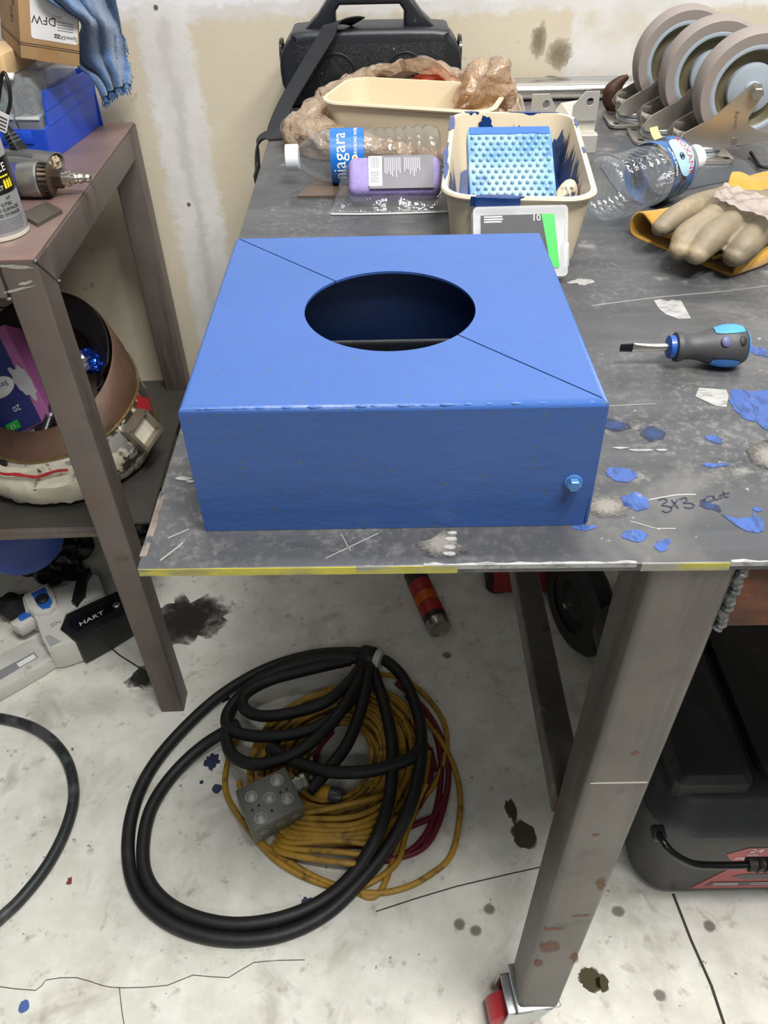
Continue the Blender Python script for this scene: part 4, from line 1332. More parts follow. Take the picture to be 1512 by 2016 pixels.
def make_caster():
    t = thing('plate_caster', 'x', 'caster', (0, 0, T))
    B().prism(rrect(0.085, 0.066, 0.008, 4), 0, 0.0045, None, 0.001).obj('mounting_plate', fork_m, t, smooth=40)
    hb_ = B()
    for sx in (-0.033, 0.033):
        for sy_ in (-0.024, 0.024):
            hb_.lathe([(0.0045, 0.0044), (0.0045, 0.0047)], 16, Matrix.Translation((sx, sy_, 0)))
    hb_.obj('bolt_hole', M('dark_hole', '#0a0b12', 0.6), t)
    B().lathe([(0.028, 0.0044), (0.030, 0.007), (0.030, 0.010), (0.027, 0.012), (0.030, 0.013), (0.030, 0.017), (0.024, 0.019)], 36).obj('swivel_ring', M('pale_swivel_ring', '#c5cbd0', 0.3, 0.7), t, smooth=40)
    fk = B()
    side = [(-0.030, 0.016), (-0.034, 0.022), (-0.027, 0.034), (0.004, 0.052), (0.034, 0.084), (0.042, 0.090), (0.051, 0.088), (0.056, 0.079), (0.046, 0.052), (0.047, 0.044), (0.062, 0.037), (0.078, 0.034), (0.080, 0.026), (0.03, 0.018), (0.022, 0.015)]
    for sg in (-1, 1):
        fk.prism(side, -0.0014, 0.0014, Matrix.Translation((0, sg * 0.0255, 0)) @ XZ)
    # curved web closing the fork round the swivel
    arc = []
    for zz in (0.016, 0.024, 0.034):
        arc.append([V(-0.006 - 0.0265 * math.cos(a) * (1 + (zz - 0.016) * 2.0), 0.0265 * math.sin(a), zz - 0.000 * abs(a)) for a in [-PI / 2 + PI * i / 14 for i in range(15)]])
    fk.loft(arc, (False, False), closed=False)
    fk.box((0.012, 0, 0.0175), (0.066, 0.052, 0.003))
    fo = fk.obj('fork', fork_m, t, smooth=40)
    so = fo.modifiers.new('sheet', 'SOLIDIFY')
    so.thickness = 0.0008
    rv = B().cyl((0.036, -0.0268, 0.026), (0.036, -0.0282, 0.026), 0.0035)
    rv.obj('rivet', nickel, fo)
    tm_ = text('Revvo', 0.008, 0.0002, 'CENTER', 0.2).xf(Matrix.Translation((0.0315, -0.0272, 0.050)) @ Matrix.Rotation(PI / 2, 4, 'X') @ Matrix.Rotation(-1.4, 4, 'Z'))
    tm_.obj('stamped_lettering', M('stamped_grey', '#8f887c', 0.4, 0.8), fo, smooth=0)
    am = axis_m(WC, (0, -1, 0))
    B().lathe([(0.049, -0.016), (0.060, -0.0165), (WR - 0.001, -0.013), (WR, -0.008), (WR, 0.008), (WR - 0.001, 0.013), (0.060, 0.0165), (0.049, 0.016)], 72, am, (False, False)).obj('tread', tread_m, t, smooth=35)
    B().lathe([(0.0495, -0.016), (0.0495, 0.0155), (0.047, 0.0165), (0.044, 0.016), (0.0425, 0.013), (0.0425, -0.013), (0.0445, -0.016)], 72, am, (False, False)).obj('rim_ring', core_m, t, smooth=35)
    B().lathe([(0.0427, 0.012), (0.036, 0.003), (0.029, 0.004), (0.0285, -0.004), (0.036, -0.003), (0.0427, -0.012)], 72, am, (False, False)).obj('web', hub_m, t, smooth=35)
    B().lathe([(0.0, -0.014), (0.020, -0.013), (0.0285, -0.008), (0.0285, 0.008), (0.0275, 0.0105), (0.024, 0.012), (0.010, 0.013), (0.008, 0.0235), (0, 0.0235)], 56, am, (False, False)).obj('hub', core_m, t, smooth=35)
    B().cyl(WC + V(0, 0.032, 0), WC + V(0, -0.030, 0), 0.0045).obj('axle', nickel, t)
    B().lathe([(0.0085, 0.0270), (0.0085, 0.0285), (0.0080, 0.0285), (0.0078, 0.034), (0.0065, 0.0352), (0, 0.0352)], 6, am, (False, False)).obj('axle_bolt', nickel, t, smooth=25)
    return t


ct = make_caster()
ct.rotation_euler[2] = -0.06
pos = ((0.402, 1.045), (0.381, 1.122), (0.366, 1.200))
labs = ('upturned plate caster with grey wheel, the nearest of three, by the right edge', 'upturned plate caster with grey wheel, the middle one of three', 'upturned plate caster with grey wheel, the one nearest the wall')
for i, (x, y) in enumerate(pos):
    o = ct if i == 0 else copy_tree(ct)
    o.location = (x, y, T + (0.0014 if i < 3 else 0))
    o['label'] = labs[i]
    o['group'] = 'upturned casters on the table'
shm = B().prism([(v_[0], v_[1]) for v_ in [(0.2740, 1.0106, 0.9450), (0.3761, 1.2098, 0.9450), (0.4201, 1.1888, 0.9450), (0.4593, 1.0149, 0.9450), (0.4566, 0.9695, 0.9450), (0.3628, 0.9290, 0.9450), (0.2752, 0.8878, 0.9450)]], T + 0.0001, T + 0.0012)
tag(shm.obj('steel_sheet', M('satin_steel_sheet', '#70757c', 0.38, 0.75, 0.08, 8), smooth=0), 'thin bluish steel sheet lying under the upturned casters', 'sheet')
tp = B().ribbon([(0.3469, 0.9850, 0.9740), (0.3358, 0.9900, 0.9809), (0.3309, 1.0000, 0.9874), (0.3292, 1.0050, 0.9929)], 0.010, 0.0006, (1, 0.25, 0.25))
tag(tp.obj('masking_tape', M('masking_tape', '#d9b878', 0.6), smooth=60), 'curled scrap of yellow masking tape by the casters', 'tape')
# ---------------------------------------------------------------- bracket, pipe, bar and hook at the back
br = thing('steel_bracket', 'bright formed steel bracket with two drilled ears behind the painted tub', 'bracket', (0.232, 1.085, T))
br_m = M('satin_bright_steel', '#d8d3c8', 0.3, 0.6, 0.08, 10)


def ear(x0, x1, z0, z1_, slope):
    """Upright ear with a bolt hole; one top corner is cut away."""
    hx_, hz_ = (x0 + x1) / 2 + (0.003 if slope < 0 else 0.005), z1_ - 0.012
    o_ = [(x0, z0), (x1, z0), (x1, z1_ - (0.016 if slope < 0 else 0)), (x1 - (0.010 if slope < 0 else 0), z1_)]
    o_ += [(x0 + (0.014 if slope > 0 else 0), z1_), (x0, z1_ - (0.016 if slope > 0 else 0))]
    hole = [(hx_ + 0.0048 * math.cos(a), hz_ + 0.0048 * math.sin(a)) for a in [2 * PI * i / 20 for i in range(20)]]
    b2 = bmesh.new()
    ov = [b2.verts.new((x, z, 0)) for x, z in o_]
    hv_ = [b2.verts.new((x, z, 0)) for x, z in hole]
    ee = [b2.edges.new((a, b_)) for L_ in (ov, hv_) for a, b_ in zip(L_, L_[1:] + L_[:1])]
    bmesh.ops.triangle_fill(b2, use_beauty=True, use_dissolve=False, edges=ee)
    r = bmesh.ops.extrude_face_region(b2, geom=list(b2.faces))
    bmesh.ops.translate(b2, vec=(0, 0, 0.0025), verts=[g for g in r['geom'] if isinstance(g, bmesh.types.BMVert)])
    return b2


for a_ in ((-0.040, -0.008, 0.0, 0.068, -1), (0.014, 0.046, 0.036, 0.070, 1)):
    bb2 = B()
    bb2.add(ear(*a_), XZ)
    bb2.obj('drilled_ear', br_m, br, smooth=20)
B().prism([(-0.008, 0.0), (-0.008, 0.040), (0.006, 0.022), (0.016, 0.036), (0.046, 0.040), (0.046, 0.0375), (0.018, 0.0335), (0.006, 0.0185)], -0.085, 0.0, XZ).obj('valley', br_m, br, smooth=20)
B().prism([(0.014, 0.0), (0.048, 0.0), (0.048, 0.022), (0.014, 0.022)], 0.000, 0.016, XZ, 0.001).obj('foot', br_m, br, smooth=20)
B().box((0.031, 0.002, 0.029), (0.032, 0.0022, 0.016), None, 0.0005).obj('step', br_m, br, smooth=20)
pp = B().lathe([(0.0125, 0), (0.0125, 0.55), (0.0108, 0.55), (0.0108, 0)], 36, axis_m((0.205, 1.335, T + 0.0127), (1, -0.02, 0)), (False, False))
tag(pp.obj('steel_pipe', M('polished_pipe', '#cfcac0', 0.16, 0.95, 0.05), smooth=40), 'bright steel pipe lying along the back of the table', 'pipe')
fb = B().box((0.75, 1.408, T + 0.0065), (1.15, 0.030, 0.0125), None, 0.002)
tag(fb.obj('flat_bar', M('brushed_flat_bar', '#b8b9ba', 0.25, 0.9, 0.08), smooth=30), 'flat steel bar lying against the wall at the back of the table', 'bar')
hk = B().tube([(0.3636, 1.2700, 0.9901), (0.3536, 1.2700, 0.9836), (0.3438, 1.2700, 0.9716), (0.3445, 1.2700, 0.9593), (0.3552, 1.2700, 0.9507), (0.3729, 1.2650, 0.9475), (0.3984, 1.2600, 0.9468), (0.4376, 1.2500, 0.9458)], lambda t: 0.003 + 0.010 * min(1, t * 3.5), 12, 6)
hk.warp(lambda p: V(p.x, 1.27 + (p.y - 1.27) * 0.8, p.z))
tag(hk.obj('rusty_hook', M('rusty_forged_steel', '#54382a', 0.55, 0.4, 0.25, 30, layers=(('#2c2523', 25, 0.5, 0.65), ('#8a5a3a', 40, 0.62, 0.7)), bump=0.3)), 'rusty forged hook lying between the bracket and the casters', 'hook')
wr = B().tube([(0.4742, 1.0452, 0.9490), (0.4703, 1.0124, 0.9480), (0.4694, 0.9930, 0.9480), (0.4864, 0.9882, 0.9480)], 0.002, 8)
tag(wr.obj('thin_black_wire', black_rub), 'thin black wire curling beside the nearest caster', 'wire')
# ---------------------------------------------------------------- leather gloves
sued = M('golden_suede', '#b0842a', 0.85, 0, 0.15, 30, layers=(('#8a6420', 18, 0.52, 0.7),), sheen=0.3, bump=0.3, bs=250)
hide = M('worn_tan_leather', '#7b6f5a', 0.6, 0, 0.15, 22, layers=(('#a2906f', 16, 0.52, 0.7), ('#5d5040', 28, 0.6, 0.72)), bump=0.3, bs=160)
gl = thing('leather_gauntlet', 'golden suede glove cuff lying under the tan glove on the right', 'glove', (0.30, 0.76, T))
a_, b_ = Vector((0.2579, 0.7979, 0.9450)), Vector((0.3302, 0.6918, 0.9450))
u_ = (b_ - a_)
Lu = u_.length
u_.normalize()
w_ = V(-u_.y, u_.x, 0)
prof = [(0.004, 0.003), (0.0, 0.012), (0.004, 0.022), (0.012, 0.0255), (0.022, 0.020), (0.034, 0.013), (0.055, 0.012), (0.078, 0.014), (Lu - 0.036, 0.018), (Lu - 0.028, 0.012), (Lu - 0.025, 0.0085), (Lu - 0.020, 0.013), (Lu - 0.012, 0.0185), (Lu - 0.003, 0.014), (Lu - 0.001, 0.006), (Lu - 0.006, 0.0015), (Lu * 0.7, 0.0012), (Lu * 0.4, 0.0012), (0.02, 0.0012)]
pr_ = cr([(x, z, 0) for x, z in prof], 4, True)
rings = []
for j in range(22):
    f = j / 21
    off = a_ + w_ * (0.235 * f)
    sh = 0.006 * math.sin(f * 7)
    rings.append([off + u_ * (p.x * (1 - 0.12 * f) + sh) + V(0, 0, max(0.0012, (p.y if p.y < 0.004 else p.y * (1 - 0.25 * math.sin(f * PI)) + 0.0025 * nz((p.x * 40, f * 6, 1))))) for p in pr_])
g_ = B().loft(rings, (False, False))
g_o = g_.obj('cuff', sued, gl, world=True, smooth=60)
so = g_o.modifiers.new('leather', 'SOLIDIFY')
so.thickness = 0.0022
so.offset = 1
tg = thing('leather_glove', 'worn tan leather work glove with bent fingers on the golden cuff', 'glove', (0.36, 0.80, T + 0.015))
gb = B()
FZ = T + 0.030
fing = [[(0.2712, 0.7449, 0.9730), (0.2874, 0.7571, 0.9780), (0.3107, 0.7775, 0.9800), (0.3369, 0.8013, 0.9770), (0.3628, 0.8142, 0.9750)],
        [(0.2771, 0.7009, 0.9690), (0.2851, 0.7119, 0.9770), (0.3052, 0.7290, 0.9810), (0.3306, 0.7601, 0.9790), (0.3606, 0.7927, 0.9750)],
        [(0.2902, 0.6911, 0.9690), (0.3023, 0.7015, 0.9770), (0.3206, 0.7171, 0.9810), (0.3435, 0.7399, 0.9790), (0.3685, 0.7648, 0.9750)],
        [(0.3251, 0.6896, 0.9670), (0.3366, 0.6978, 0.9730), (0.3524, 0.7158, 0.9770), (0.3710, 0.7335, 0.9770)]]
rad = (0.0115, 0.0125, 0.0135, 0.0135)
for fp, r0 in zip(fing, rad):
    gb.tube(fp, lambda t, r0=r0: r0 * (0.78 + 0.5 * min(1, t * 4) ** 0.7 * 0.5), 14, 6)
    gb.ball(fp[0], r0 * 0.86, (1, 1, 0.85), sub=2)
pm = Vector((0.3748, 0.7931, 0.9710))
gb.ball(pm, 0.045, (1.05, 0.85, 0.32), Matrix.Rotation(0.3, 4, 'Z'), sub=3)
gb.ball(pm + V(0.05, 0.01, 0.0), 0.045, (1.05, 0.85, 0.32), Matrix.Rotation(0.1, 4, 'Z'), sub=3)
go = gb.obj('hand', hide, tg, world=True)
rm = go.modifiers.new('skin', 'REMESH')
rm.mode = 'VOXEL'
rm.voxel_size = 0.0017
rm.use_smooth_shade = True
sm_ = go.modifiers.new('soft', 'SMOOTH')
sm_.iterations = 4
B().grid(lambda u, v_: Vector((0.3178, 0.7543, 0.9990)).lerp(Vector((0.3529, 0.6861, 0.9990)), u).lerp(Vector((0.3456, 0.8015, 0.9950)).lerp(Vector((0.3853, 0.7537, 0.9950)), u), v_) + V(0, 0, 0.002 * nz((u * 5, v_ * 5, 2)) + crease((u * 0.1, v_ * 0.05, 0), 60, 0.003)), 24, 12).obj('plastic_sleeve', clear('pinkish_film', '#a8978e', 0.75, 0.15), tg, world=True, smooth=50)
B().grid(lambda u, v_: Vector((0.3716, 0.8526, 0.9710)).lerp(Vector((0.4155, 0.8109, 0.9710)), u).lerp(Vector((0.3958, 0.9040, 0.9670)).lerp(Vector((0.4484, 0.8841, 0.9670)), u), v_) + V(0, 0, 0.010 * math.sin(v_ * PI) + 0.003 * nz((u * 4, v_ * 4, 5))), 24, 12).obj('cuff', sued, tg, world=True, smooth=60)
# ---------------------------------------------------------------- yellow and red cords coiled on the floor
ylw = M('yellow_cord_jacket', '#b0882f', 0.5, 0, 0.2, 30, layers=(('#6d5220', 45, 0.52, 0.68),))
redc = M('dark_red_cord_jacket', '#6a1626', 0.5, 0, 0.15, 30)
cc = V(-0.098, 0.732, 0)


def coil(cx, cy, n, rmin, rmax, ex, ey, z0, z1, seed, rot=0.0, wob=0.02, per=22):
    rnd = random.Random(seed)
    pts = []
    lay = 3 if n > 12 else 1
    per_l = -(-n // lay)
    offs = [(rnd.uniform(-1, 1) * 0.013, rnd.uniform(-1, 1) * 0.013, rnd.random() * 6) for _ in range(lay)]
    for i in range(n):
        la, it = i // per_l, i % per_l
        if la % 2:
            it = per_l - 1 - it
        ra = rmin + (rmax - rmin) * (it + 0.5 * (la % 2)) / (per_l - 0.5)
        ox, oy, ph = offs[la]
        ox, oy, ph = ox + rnd.uniform(-1, 1) * 0.004, oy + rnd.uniform(-1, 1) * 0.004, ph + rnd.uniform(-0.5, 0.5)
        zz = z0 + (z1 - z0) * (la / max(1, lay - 1))
        for j in range(per):
            a = 2 * PI * j / per
            f = j / per
            r = ra + wob * math.sin(2 * a + ph) * 0.5 + wob * 0.3 * math.sin(3 * a + ph * 2)
            pts.append([cx + ox + r * ex * math.cos(a), cy + oy + r * ey * math.sin(a), zz + 0.004 * math.sin(a * 2 + ph)])
    # smooth the hand-over between neighbouring turns
    m = len(pts)
    for _ in range(3):
        q_ = [p[:] for p in pts]
        for i in range(2, m - 2):
            for c_ in range(3):
                q_[i][c_] = (pts[i - 2][c_] + pts[i - 1][c_] + pts[i][c_] * 2 + pts[i + 1][c_] + pts[i + 2][c_]) / 6
        pts = q_
    c_, s_ = math.cos(rot), math.sin(rot)
    return [V(cx + (p[0] - cx) * c_ - (p[1] - cy) * s_, cy + (p[0] - cx) * s_ + (p[1] - cy) * c_, max(0.0065, p[2])) for p in pts]


yc = thing('yellow_extension_cord', 'coiled yellow extension cord on the concrete under the table', 'cord', (cc.x, cc.y, 0))
yb = B()
yb.tube(coil(cc.x + 0.0, cc.y, 27, 0.092, 0.188, 1.0, 1.0, 0.008, 0.032, 5), 0.0050, 8, 1)
yb.tube([(-0.0569, 0.9406, 0.0060), (0.0290, 0.9168, 0.0060), (0.0872, 0.8453, 0.0060), (0.1001, 0.7795, 0.0060), (0.0791, 0.7086, 0.0060), (0.0481, 0.6613, 0.0060), (0.0114, 0.5991, 0.0060), (-0.0270, 0.5093, 0.0060), (-0.0715, 0.5162, 0.0060)], 0.0050, 8, 6)
yb.tube([(0.0628, 0.8243, 0.0080), (0.0946, 0.7678, 0.0080), (0.1132, 0.7069, 0.0080), (0.1132, 0.6409, 0.0080), (0.0943, 0.5713, 0.0080), (0.0591, 0.5390, 0.0080), (0.0094, 0.5158, 0.0080), (-0.0471, 0.5111, 0.0080), (-0.1289, 0.5296, 0.0080), (-0.1979, 0.5673, 0.0080), (-0.2560, 0.6286, 0.0080), (-0.2945, 0.6846, 0.0080), (-0.3004, 0.7437, 0.0080), (-0.2871, 0.7957, 0.0080)], 0.0050, 8, 6)
yb.tube([(-0.2738, 0.7013, 0.0120), (-0.2357, 0.6086, 0.0120), (-0.1806, 0.5652, 0.0120), (-0.1122, 0.5277, 0.0120), (-0.0551, 0.5190, 0.0120), (0.0021, 0.5543, 0.0120), (0.0201, 0.6048, 0.0120), (0.0540, 0.6959, 0.0120), (0.0660, 0.7555, 0.0120)], 0.0050, 8, 6)
for i in range(9):
    o_ = random.uniform(-12, 12)
    s_ = Vector((-0.1788, 0.5654, 0.0300)).lerp(Vector((-0.1488, 0.6261, 0.0450)), i / 8)
    e_ = Vector((-0.0305, 0.5468, 0.0300)).lerp(Vector((-0.0043, 0.6600, 0.0450)), i / 8)
    md = s_.lerp(e_, 0.5) + V(0.01, -0.012 + 0.001 * o_, 0.012)
    yb.tube([s_ + V(-0.02, 0.02, -0.012), s_, md, e_, e_ + V(0.015, 0.03, -0.012)], 0.0050, 8, 6)
yb.obj('cord', ylw, yc, world=True, smooth=70)
pl = Vector((-0.1312, 0.6701, 0.0300))
pm_ = axis_m(pl, V(0.95, -0.25, 0.05))
B().lathe([(0.007, -0.012), (0.010, -0.004), (0.014, 0.002), (0.0155, 0.010), (0.0155, 0.022), (0.013, 0.024)], 24, pm_).obj('socket_end', M('yellow_moulded_plug', '#c99a2c', 0.45), yc, world=True)
B().lathe([(0.0150, 0.023), (0.0155, 0.040), (0.013, 0.046), (0.0, 0.046)], 24, pm_).obj('socket_face', M('smoky_socket', '#4a4a52', 0.3), yc, world=True)
rc = thing('red_extension_cord', 'dark red cord coiled beneath the yellow extension cord', 'cord', (cc.x + 0.02, cc.y, 0))
rb_ = B().tube(coil(cc.x + 0.028, cc.y - 0.005, 9, 0.135, 0.172, 1.0, 1.0, 0.006, 0.022, 9, wob=0.012), 0.0052, 8, 1)
rb_.tube([(0.0280, 0.8810, 0.0060), (0.0737, 0.8122, 0.0060), (0.0863, 0.7383, 0.0060), (0.0762, 0.6609, 0.0060), (0.0543, 0.6071, 0.0060), (0.0192, 0.5734, 0.0060), (-0.0311, 0.5574, 0.0060)], 0.0052, 8, 6)
rb_.tube([(0.0088, 0.9111, 0.0060), (0.0658, 0.8457, 0.0060), (0.0969, 0.7586, 0.0060), (0.0933, 0.6794, 0.0060), (0.0623, 0.5983, 0.0060), (0.0190, 0.5692, 0.0060), (-0.0478, 0.5660, 0.0060)], 0.0052, 8, 6)
rb_.tube([(-0.1267, 0.8132, 0.0100), (-0.1572, 0.7710, 0.0100), (-0.1629, 0.7202, 0.0100), (-0.1417, 0.6716, 0.0100), (-0.1094, 0.6433, 0.0100)], 0.0052, 8, 6)
rb_.tube([(-0.1119, 0.8021, 0.0100), (-0.1379, 0.7602, 0.0100), (-0.1377, 0.7099, 0.0100), (-0.1191, 0.6619, 0.0100)], 0.0052, 8, 6)
rb_.obj('cord', redc, rc, world=True, smooth=70)
# ---------------------------------------------------------------- heavy black cord with a steel outlet box
bk = thing('black_extension_cord', 'heavy black power cord with steel outlet box lying over the yellow coil', 'cord', (-0.1894, 0.6497, 0.0000))
kb_ = B()
R9 = 0.0110
for P_ in ([(-0.0353, 0.9427, 0.0550), (-0.0807, 0.9550, 0.0500), (-0.1636, 0.9647, 0.0300), (-0.2554, 0.9446, 0.0125), (-0.3374, 0.8810, 0.0125), (-0.4042, 0.7928, 0.0125), (-0.4397, 0.7184, 0.0125), (-0.4500, 0.6474, 0.0125), (-0.4400, 0.5771, 0.0125), (-0.4128, 0.5183, 0.0125), (-0.3660, 0.4771, 0.0125), (-0.3063, 0.4521, 0.0125), (-0.2390, 0.4426, 0.0125), (-0.1702, 0.4503, 0.0125), (-0.1096, 0.4774, 0.0125), (-0.0589, 0.5197, 0.0200), (-0.0097, 0.5707, 0.0400), (0.0274, 0.6289, 0.0600), (0.0473, 0.7044, 0.0650), (0.0489, 0.7852, 0.0650), (0.0276, 0.8718, 0.0600), (-0.0055, 0.9214, 0.0580), (-0.0322, 0.9352, 0.0550)],
           [(-0.2811, 0.7955, 0.0500), (-0.3457, 0.7672, 0.0250), (-0.3940, 0.7176, 0.0125), (-0.4187, 0.6561, 0.0125), (-0.4186, 0.5938, 0.0125), (-0.4014, 0.5396, 0.0125), (-0.3628, 0.4997, 0.0125), (-0.3063, 0.4741, 0.0125), (-0.2419, 0.4644, 0.0125), (-0.1723, 0.4738, 0.0125), (-0.1107, 0.5001, 0.0125), (-0.0628, 0.5353, 0.0300), (-0.0258, 0.5848, 0.0550), (-0.0060, 0.6492, 0.0650), (-0.0013, 0.7347, 0.0650), (-0.0140, 0.8185, 0.0650), (-0.0320, 0.8905, 0.0600), (-0.0421, 0.9297, 0.0560)],
           [(-0.0479, 0.9292, 0.0600), (-0.1194, 0.9331, 0.0600), (-0.2082, 0.9157, 0.0500), (-0.2732, 0.8767, 0.0450), (-0.3049, 0.8264, 0.0450), (-0.2986, 0.7884, 0.0500), (-0.2583, 0.7678, 0.0550), (-0.1935, 0.7635, 0.0600), (-0.1303, 0.7793, 0.0660), (-0.0765, 0.8272, 0.0700), (-0.0542, 0.8924, 0.0660), (-0.0479, 0.9268, 0.0600)],
           [(-0.0702, 0.9409, 0.0550), (-0.1691, 0.9281, 0.0550), (-0.2558, 0.8940, 0.0450), (-0.2981, 0.8408, 0.0400), (-0.3023, 0.7832, 0.0450), (-0.2867, 0.7367, 0.0500), (-0.2514, 0.7124, 0.0550), (-0.2023, 0.7135, 0.0600), (-0.1499, 0.7362, 0.0700), (-0.1027, 0.7866, 0.0750), (-0.0694, 0.8515, 0.0750), (-0.0515, 0.9102, 0.0660)],
           [(-0.0797, 0.9290, 0.0580), (-0.1576, 0.9087, 0.0580), (-0.2351, 0.8900, 0.0500), (-0.2780, 0.8583, 0.0500), (-0.2728, 0.8235, 0.0550), (-0.2343, 0.8042, 0.0600), (-0.1689, 0.8085, 0.0680), (-0.1182, 0.8246, 0.0750), (-0.0774, 0.8688, 0.0750), (-0.0545, 0.9151, 0.0660)],
           [(-0.1439, 0.6614, 0.0500), (-0.1175, 0.6919, 0.0550), (-0.0820, 0.7412, 0.0600), (-0.0594, 0.8024, 0.0660), (-0.0470, 0.8660, 0.0700), (-0.0398, 0.9175, 0.0640)],
           [(-0.2203, 0.7477, 0.0500), (-0.1763, 0.7164, 0.0560), (-0.1166, 0.6894, 0.0660), (-0.0556, 0.6842, 0.0700), (-0.0036, 0.6936, 0.0720), (0.0335, 0.7114, 0.0700), (0.0485, 0.7333, 0.0660)]):
    kb_.tube(P_, R9, 12, 8)
kb_.obj('cable', black_rub, bk, world=True, smooth=70)
wm = axis_m(Vector((-0.0321, 0.9274, 0.0620)), Vector((-0.0700, 0.9432, 0.0600)) - Vector((-0.0321, 0.9274, 0.0620)))
B().lathe([(0.020, -0.002), (0.0235, 0.004), (0.0225, 0.026), (0.018, 0.032)], 24, wm).obj('tape_wrap', black_pl, bk, world=True)
B().lathe([(0.019, -0.014), (0.0215, -0.010), (0.0215, -0.002), (0.018, -0.001)], 24, wm).obj('white_band', M('white_tape_band', '#c9c8c2', 0.5), bk, world=True)
# outlet box: top face corners measured on the pile
c0, c1, c3 = Vector((-0.2598, 0.6391, 0.0980)), Vector((-0.1805, 0.6815, 0.0980)), Vector((-0.2276, 0.5710, 0.0900))
ux = (c1 - c0)
lx_ = ux.length
ux.normalize()
uy = (c3 - c0)
uy = uy - ux * uy.dot(ux)
ly_ = uy.length
uy.normalize()
uz = ux.cross(uy) * -1
mx_ = Matrix.Translation(c0) @ Matrix((ux, -uy, uz)).transposed().to_4x4()
galv = M('dull_galvanised_steel', '#6f716a', 0.5, 0.5, 0.12, 20, bump=0.1)
galv2 = M('worn_knockout', '#8f918b', 0.4, 0.6, 0.1, 40)
ob = B().box((lx_ / 2, -ly_ / 2, -0.0275), (lx_, ly_, 0.055), None, 0.003, 2).xf(mx_).obj('outlet_box', galv, bk, world=True, smooth=40)
ob2 = B()
for x, y, r in ((0.22, 0.30, .0085), (0.5, 0.5, .0085), (0.78, 0.70, .0085), (0.22, 0.82, .0085), (0.75, 0.22, .0095)):
    B().lathe([(r + 0.0012, 0), (r + 0.0012, 0.0008), (r, 0.0008), (r, 0.0004), (r * 0.7, 0.0012), (0, 0.0012)], 24, mx_ @ Matrix.Translation((x * lx_, -y * ly_, 0)), (False, False)).obj('knockout', galv2, ob, world=True)
for x, y in ((0.15, 0.58), (0.28, 0.55), (0.45, 0.78), (0.84, 0.50), (0.72, 0.50)):
    B().lathe([(0.0022, 0), (0.0022, 0.0003)], 12, mx_ @ Matrix.Translation((x * lx_, -y * ly_, 0))).obj('screw_hole', M('dark_hole', '#0a0b12', 0.6), ob, world=True)
for x in (0.2, 0.52, 0.82):
    B().lathe([(0.0082, 0), (0.0082, 0.0008), (0.0068, 0.0004), (0.004, 0.0012), (0, 0.0012)], 24, mx_ @ Matrix.Translation((x * lx_, -ly_, -0.022)) @ Matrix.Rotation(PI / 2, 4, 'X'), (False, False)).obj('knockout', galv2, ob, world=True)
gc = mx_ @ Matrix.Translation((lx_, -ly_ * 0.38, -0.022)) @ Matrix.Rotation(PI / 2, 4, 'Y')
B().lathe([(0.013, 0), (0.013, 0.005), (0.0145, 0.005), (0.0145, 0.010), (0.0125, 0.011), (0.0125, 0.014), (0.0145, 0.015), (0.0145, 0.022), (0.0118, 0.025)], 12, gc).obj('cable_gland', M('bright_gland', '#a9a9a4', 0.3, 0.9), ob, world=True, smooth=20)
# ---------------------------------------------------------------- loose black hose at the far left
hs = B().tube([(-0.8648, 0.8372, 0.0105), (-0.8114, 0.8497, 0.0105), (-0.7498, 0.8418, 0.0105), (-0.6850, 0.8229, 0.0105), (-0.6311, 0.7895, 0.0105), (-0.5884, 0.7420, 0.0105), (-0.5617, 0.6828, 0.0105), (-0.5570, 0.6230, 0.0105), (-0.5682, 0.5632, 0.0105), (-0.5921, 0.5114, 0.0105), (-0.6166, 0.4790, 0.0105), (-0.6494, 0.4414, 0.0105)], 0.0095, 14, 8)
tag(hs.obj('black_hose', M('dusty_black_hose', '#26282a', 0.5, 0, 0.2, 20, layers=(('#55575a', 25, 0.5, 0.75),)), smooth=70), 'single black hose looping in from the left across bare concrete', 'hose')
# ---------------------------------------------------------------- aerosol can lying under the table
A, Bp = Vector((0.1017, 1.0306, 0.0260)), Vector((0.0468, 1.2205, 0.0260))
cn = thing('aerosol_can', 'orange and red aerosol can lying on the floor under the table', 'can', (A.x, A.y, 0))
am_ = axis_m(A, Bp - A)
CR = 0.0255
B().lathe([(0.0, 0.004), (0.015, 0.003), (0.021, -0.001), (0.0245, 0.0), (CR, 0.004), (CR, 0.019)], 36, am_, (False, False)).obj('can_base', M('tin_plate', '#a8a59d', 0.25, 0.9), cn, world=True)
body_ = B().lathe([(CR, 0.019), (CR, 0.165), (0.020, 0.178), (0.0125, 0.182), (0.0125, 0.200), (0, 0.200)], 36, am_, (False, False)).obj('can_body', M('black_can_print', '#2a2725', 0.35, 0.2), cn, world=True)
for z0, z1_, col_ in ((0.034, 0.064, '#a3262a'), (0.066, 0.094, '#c2571c'), (0.096, 0.128, '#a8252b')):
    B().lathe([(CR + 0.0003, z0), (CR + 0.0003, z1_)], 36, am_, (False, False)).obj('printed_band', M('can_band_' + col_[1:], col_, 0.35, 0.1, 0.15, 60), body_, world=True)
B().lathe([(0.0075, 0), (0.0075, 0.0004), (0, 0.0006)], 20, axis_m(am_ @ V(0, 0, 0.112) + V(0.2, -0.6, 0.75).normalized() * (CR + 0.0003), V(0.2, -0.6, 0.75))).obj('round_emblem', M('pale_green_print', '#8fb09a', 0.5), body_, world=True)
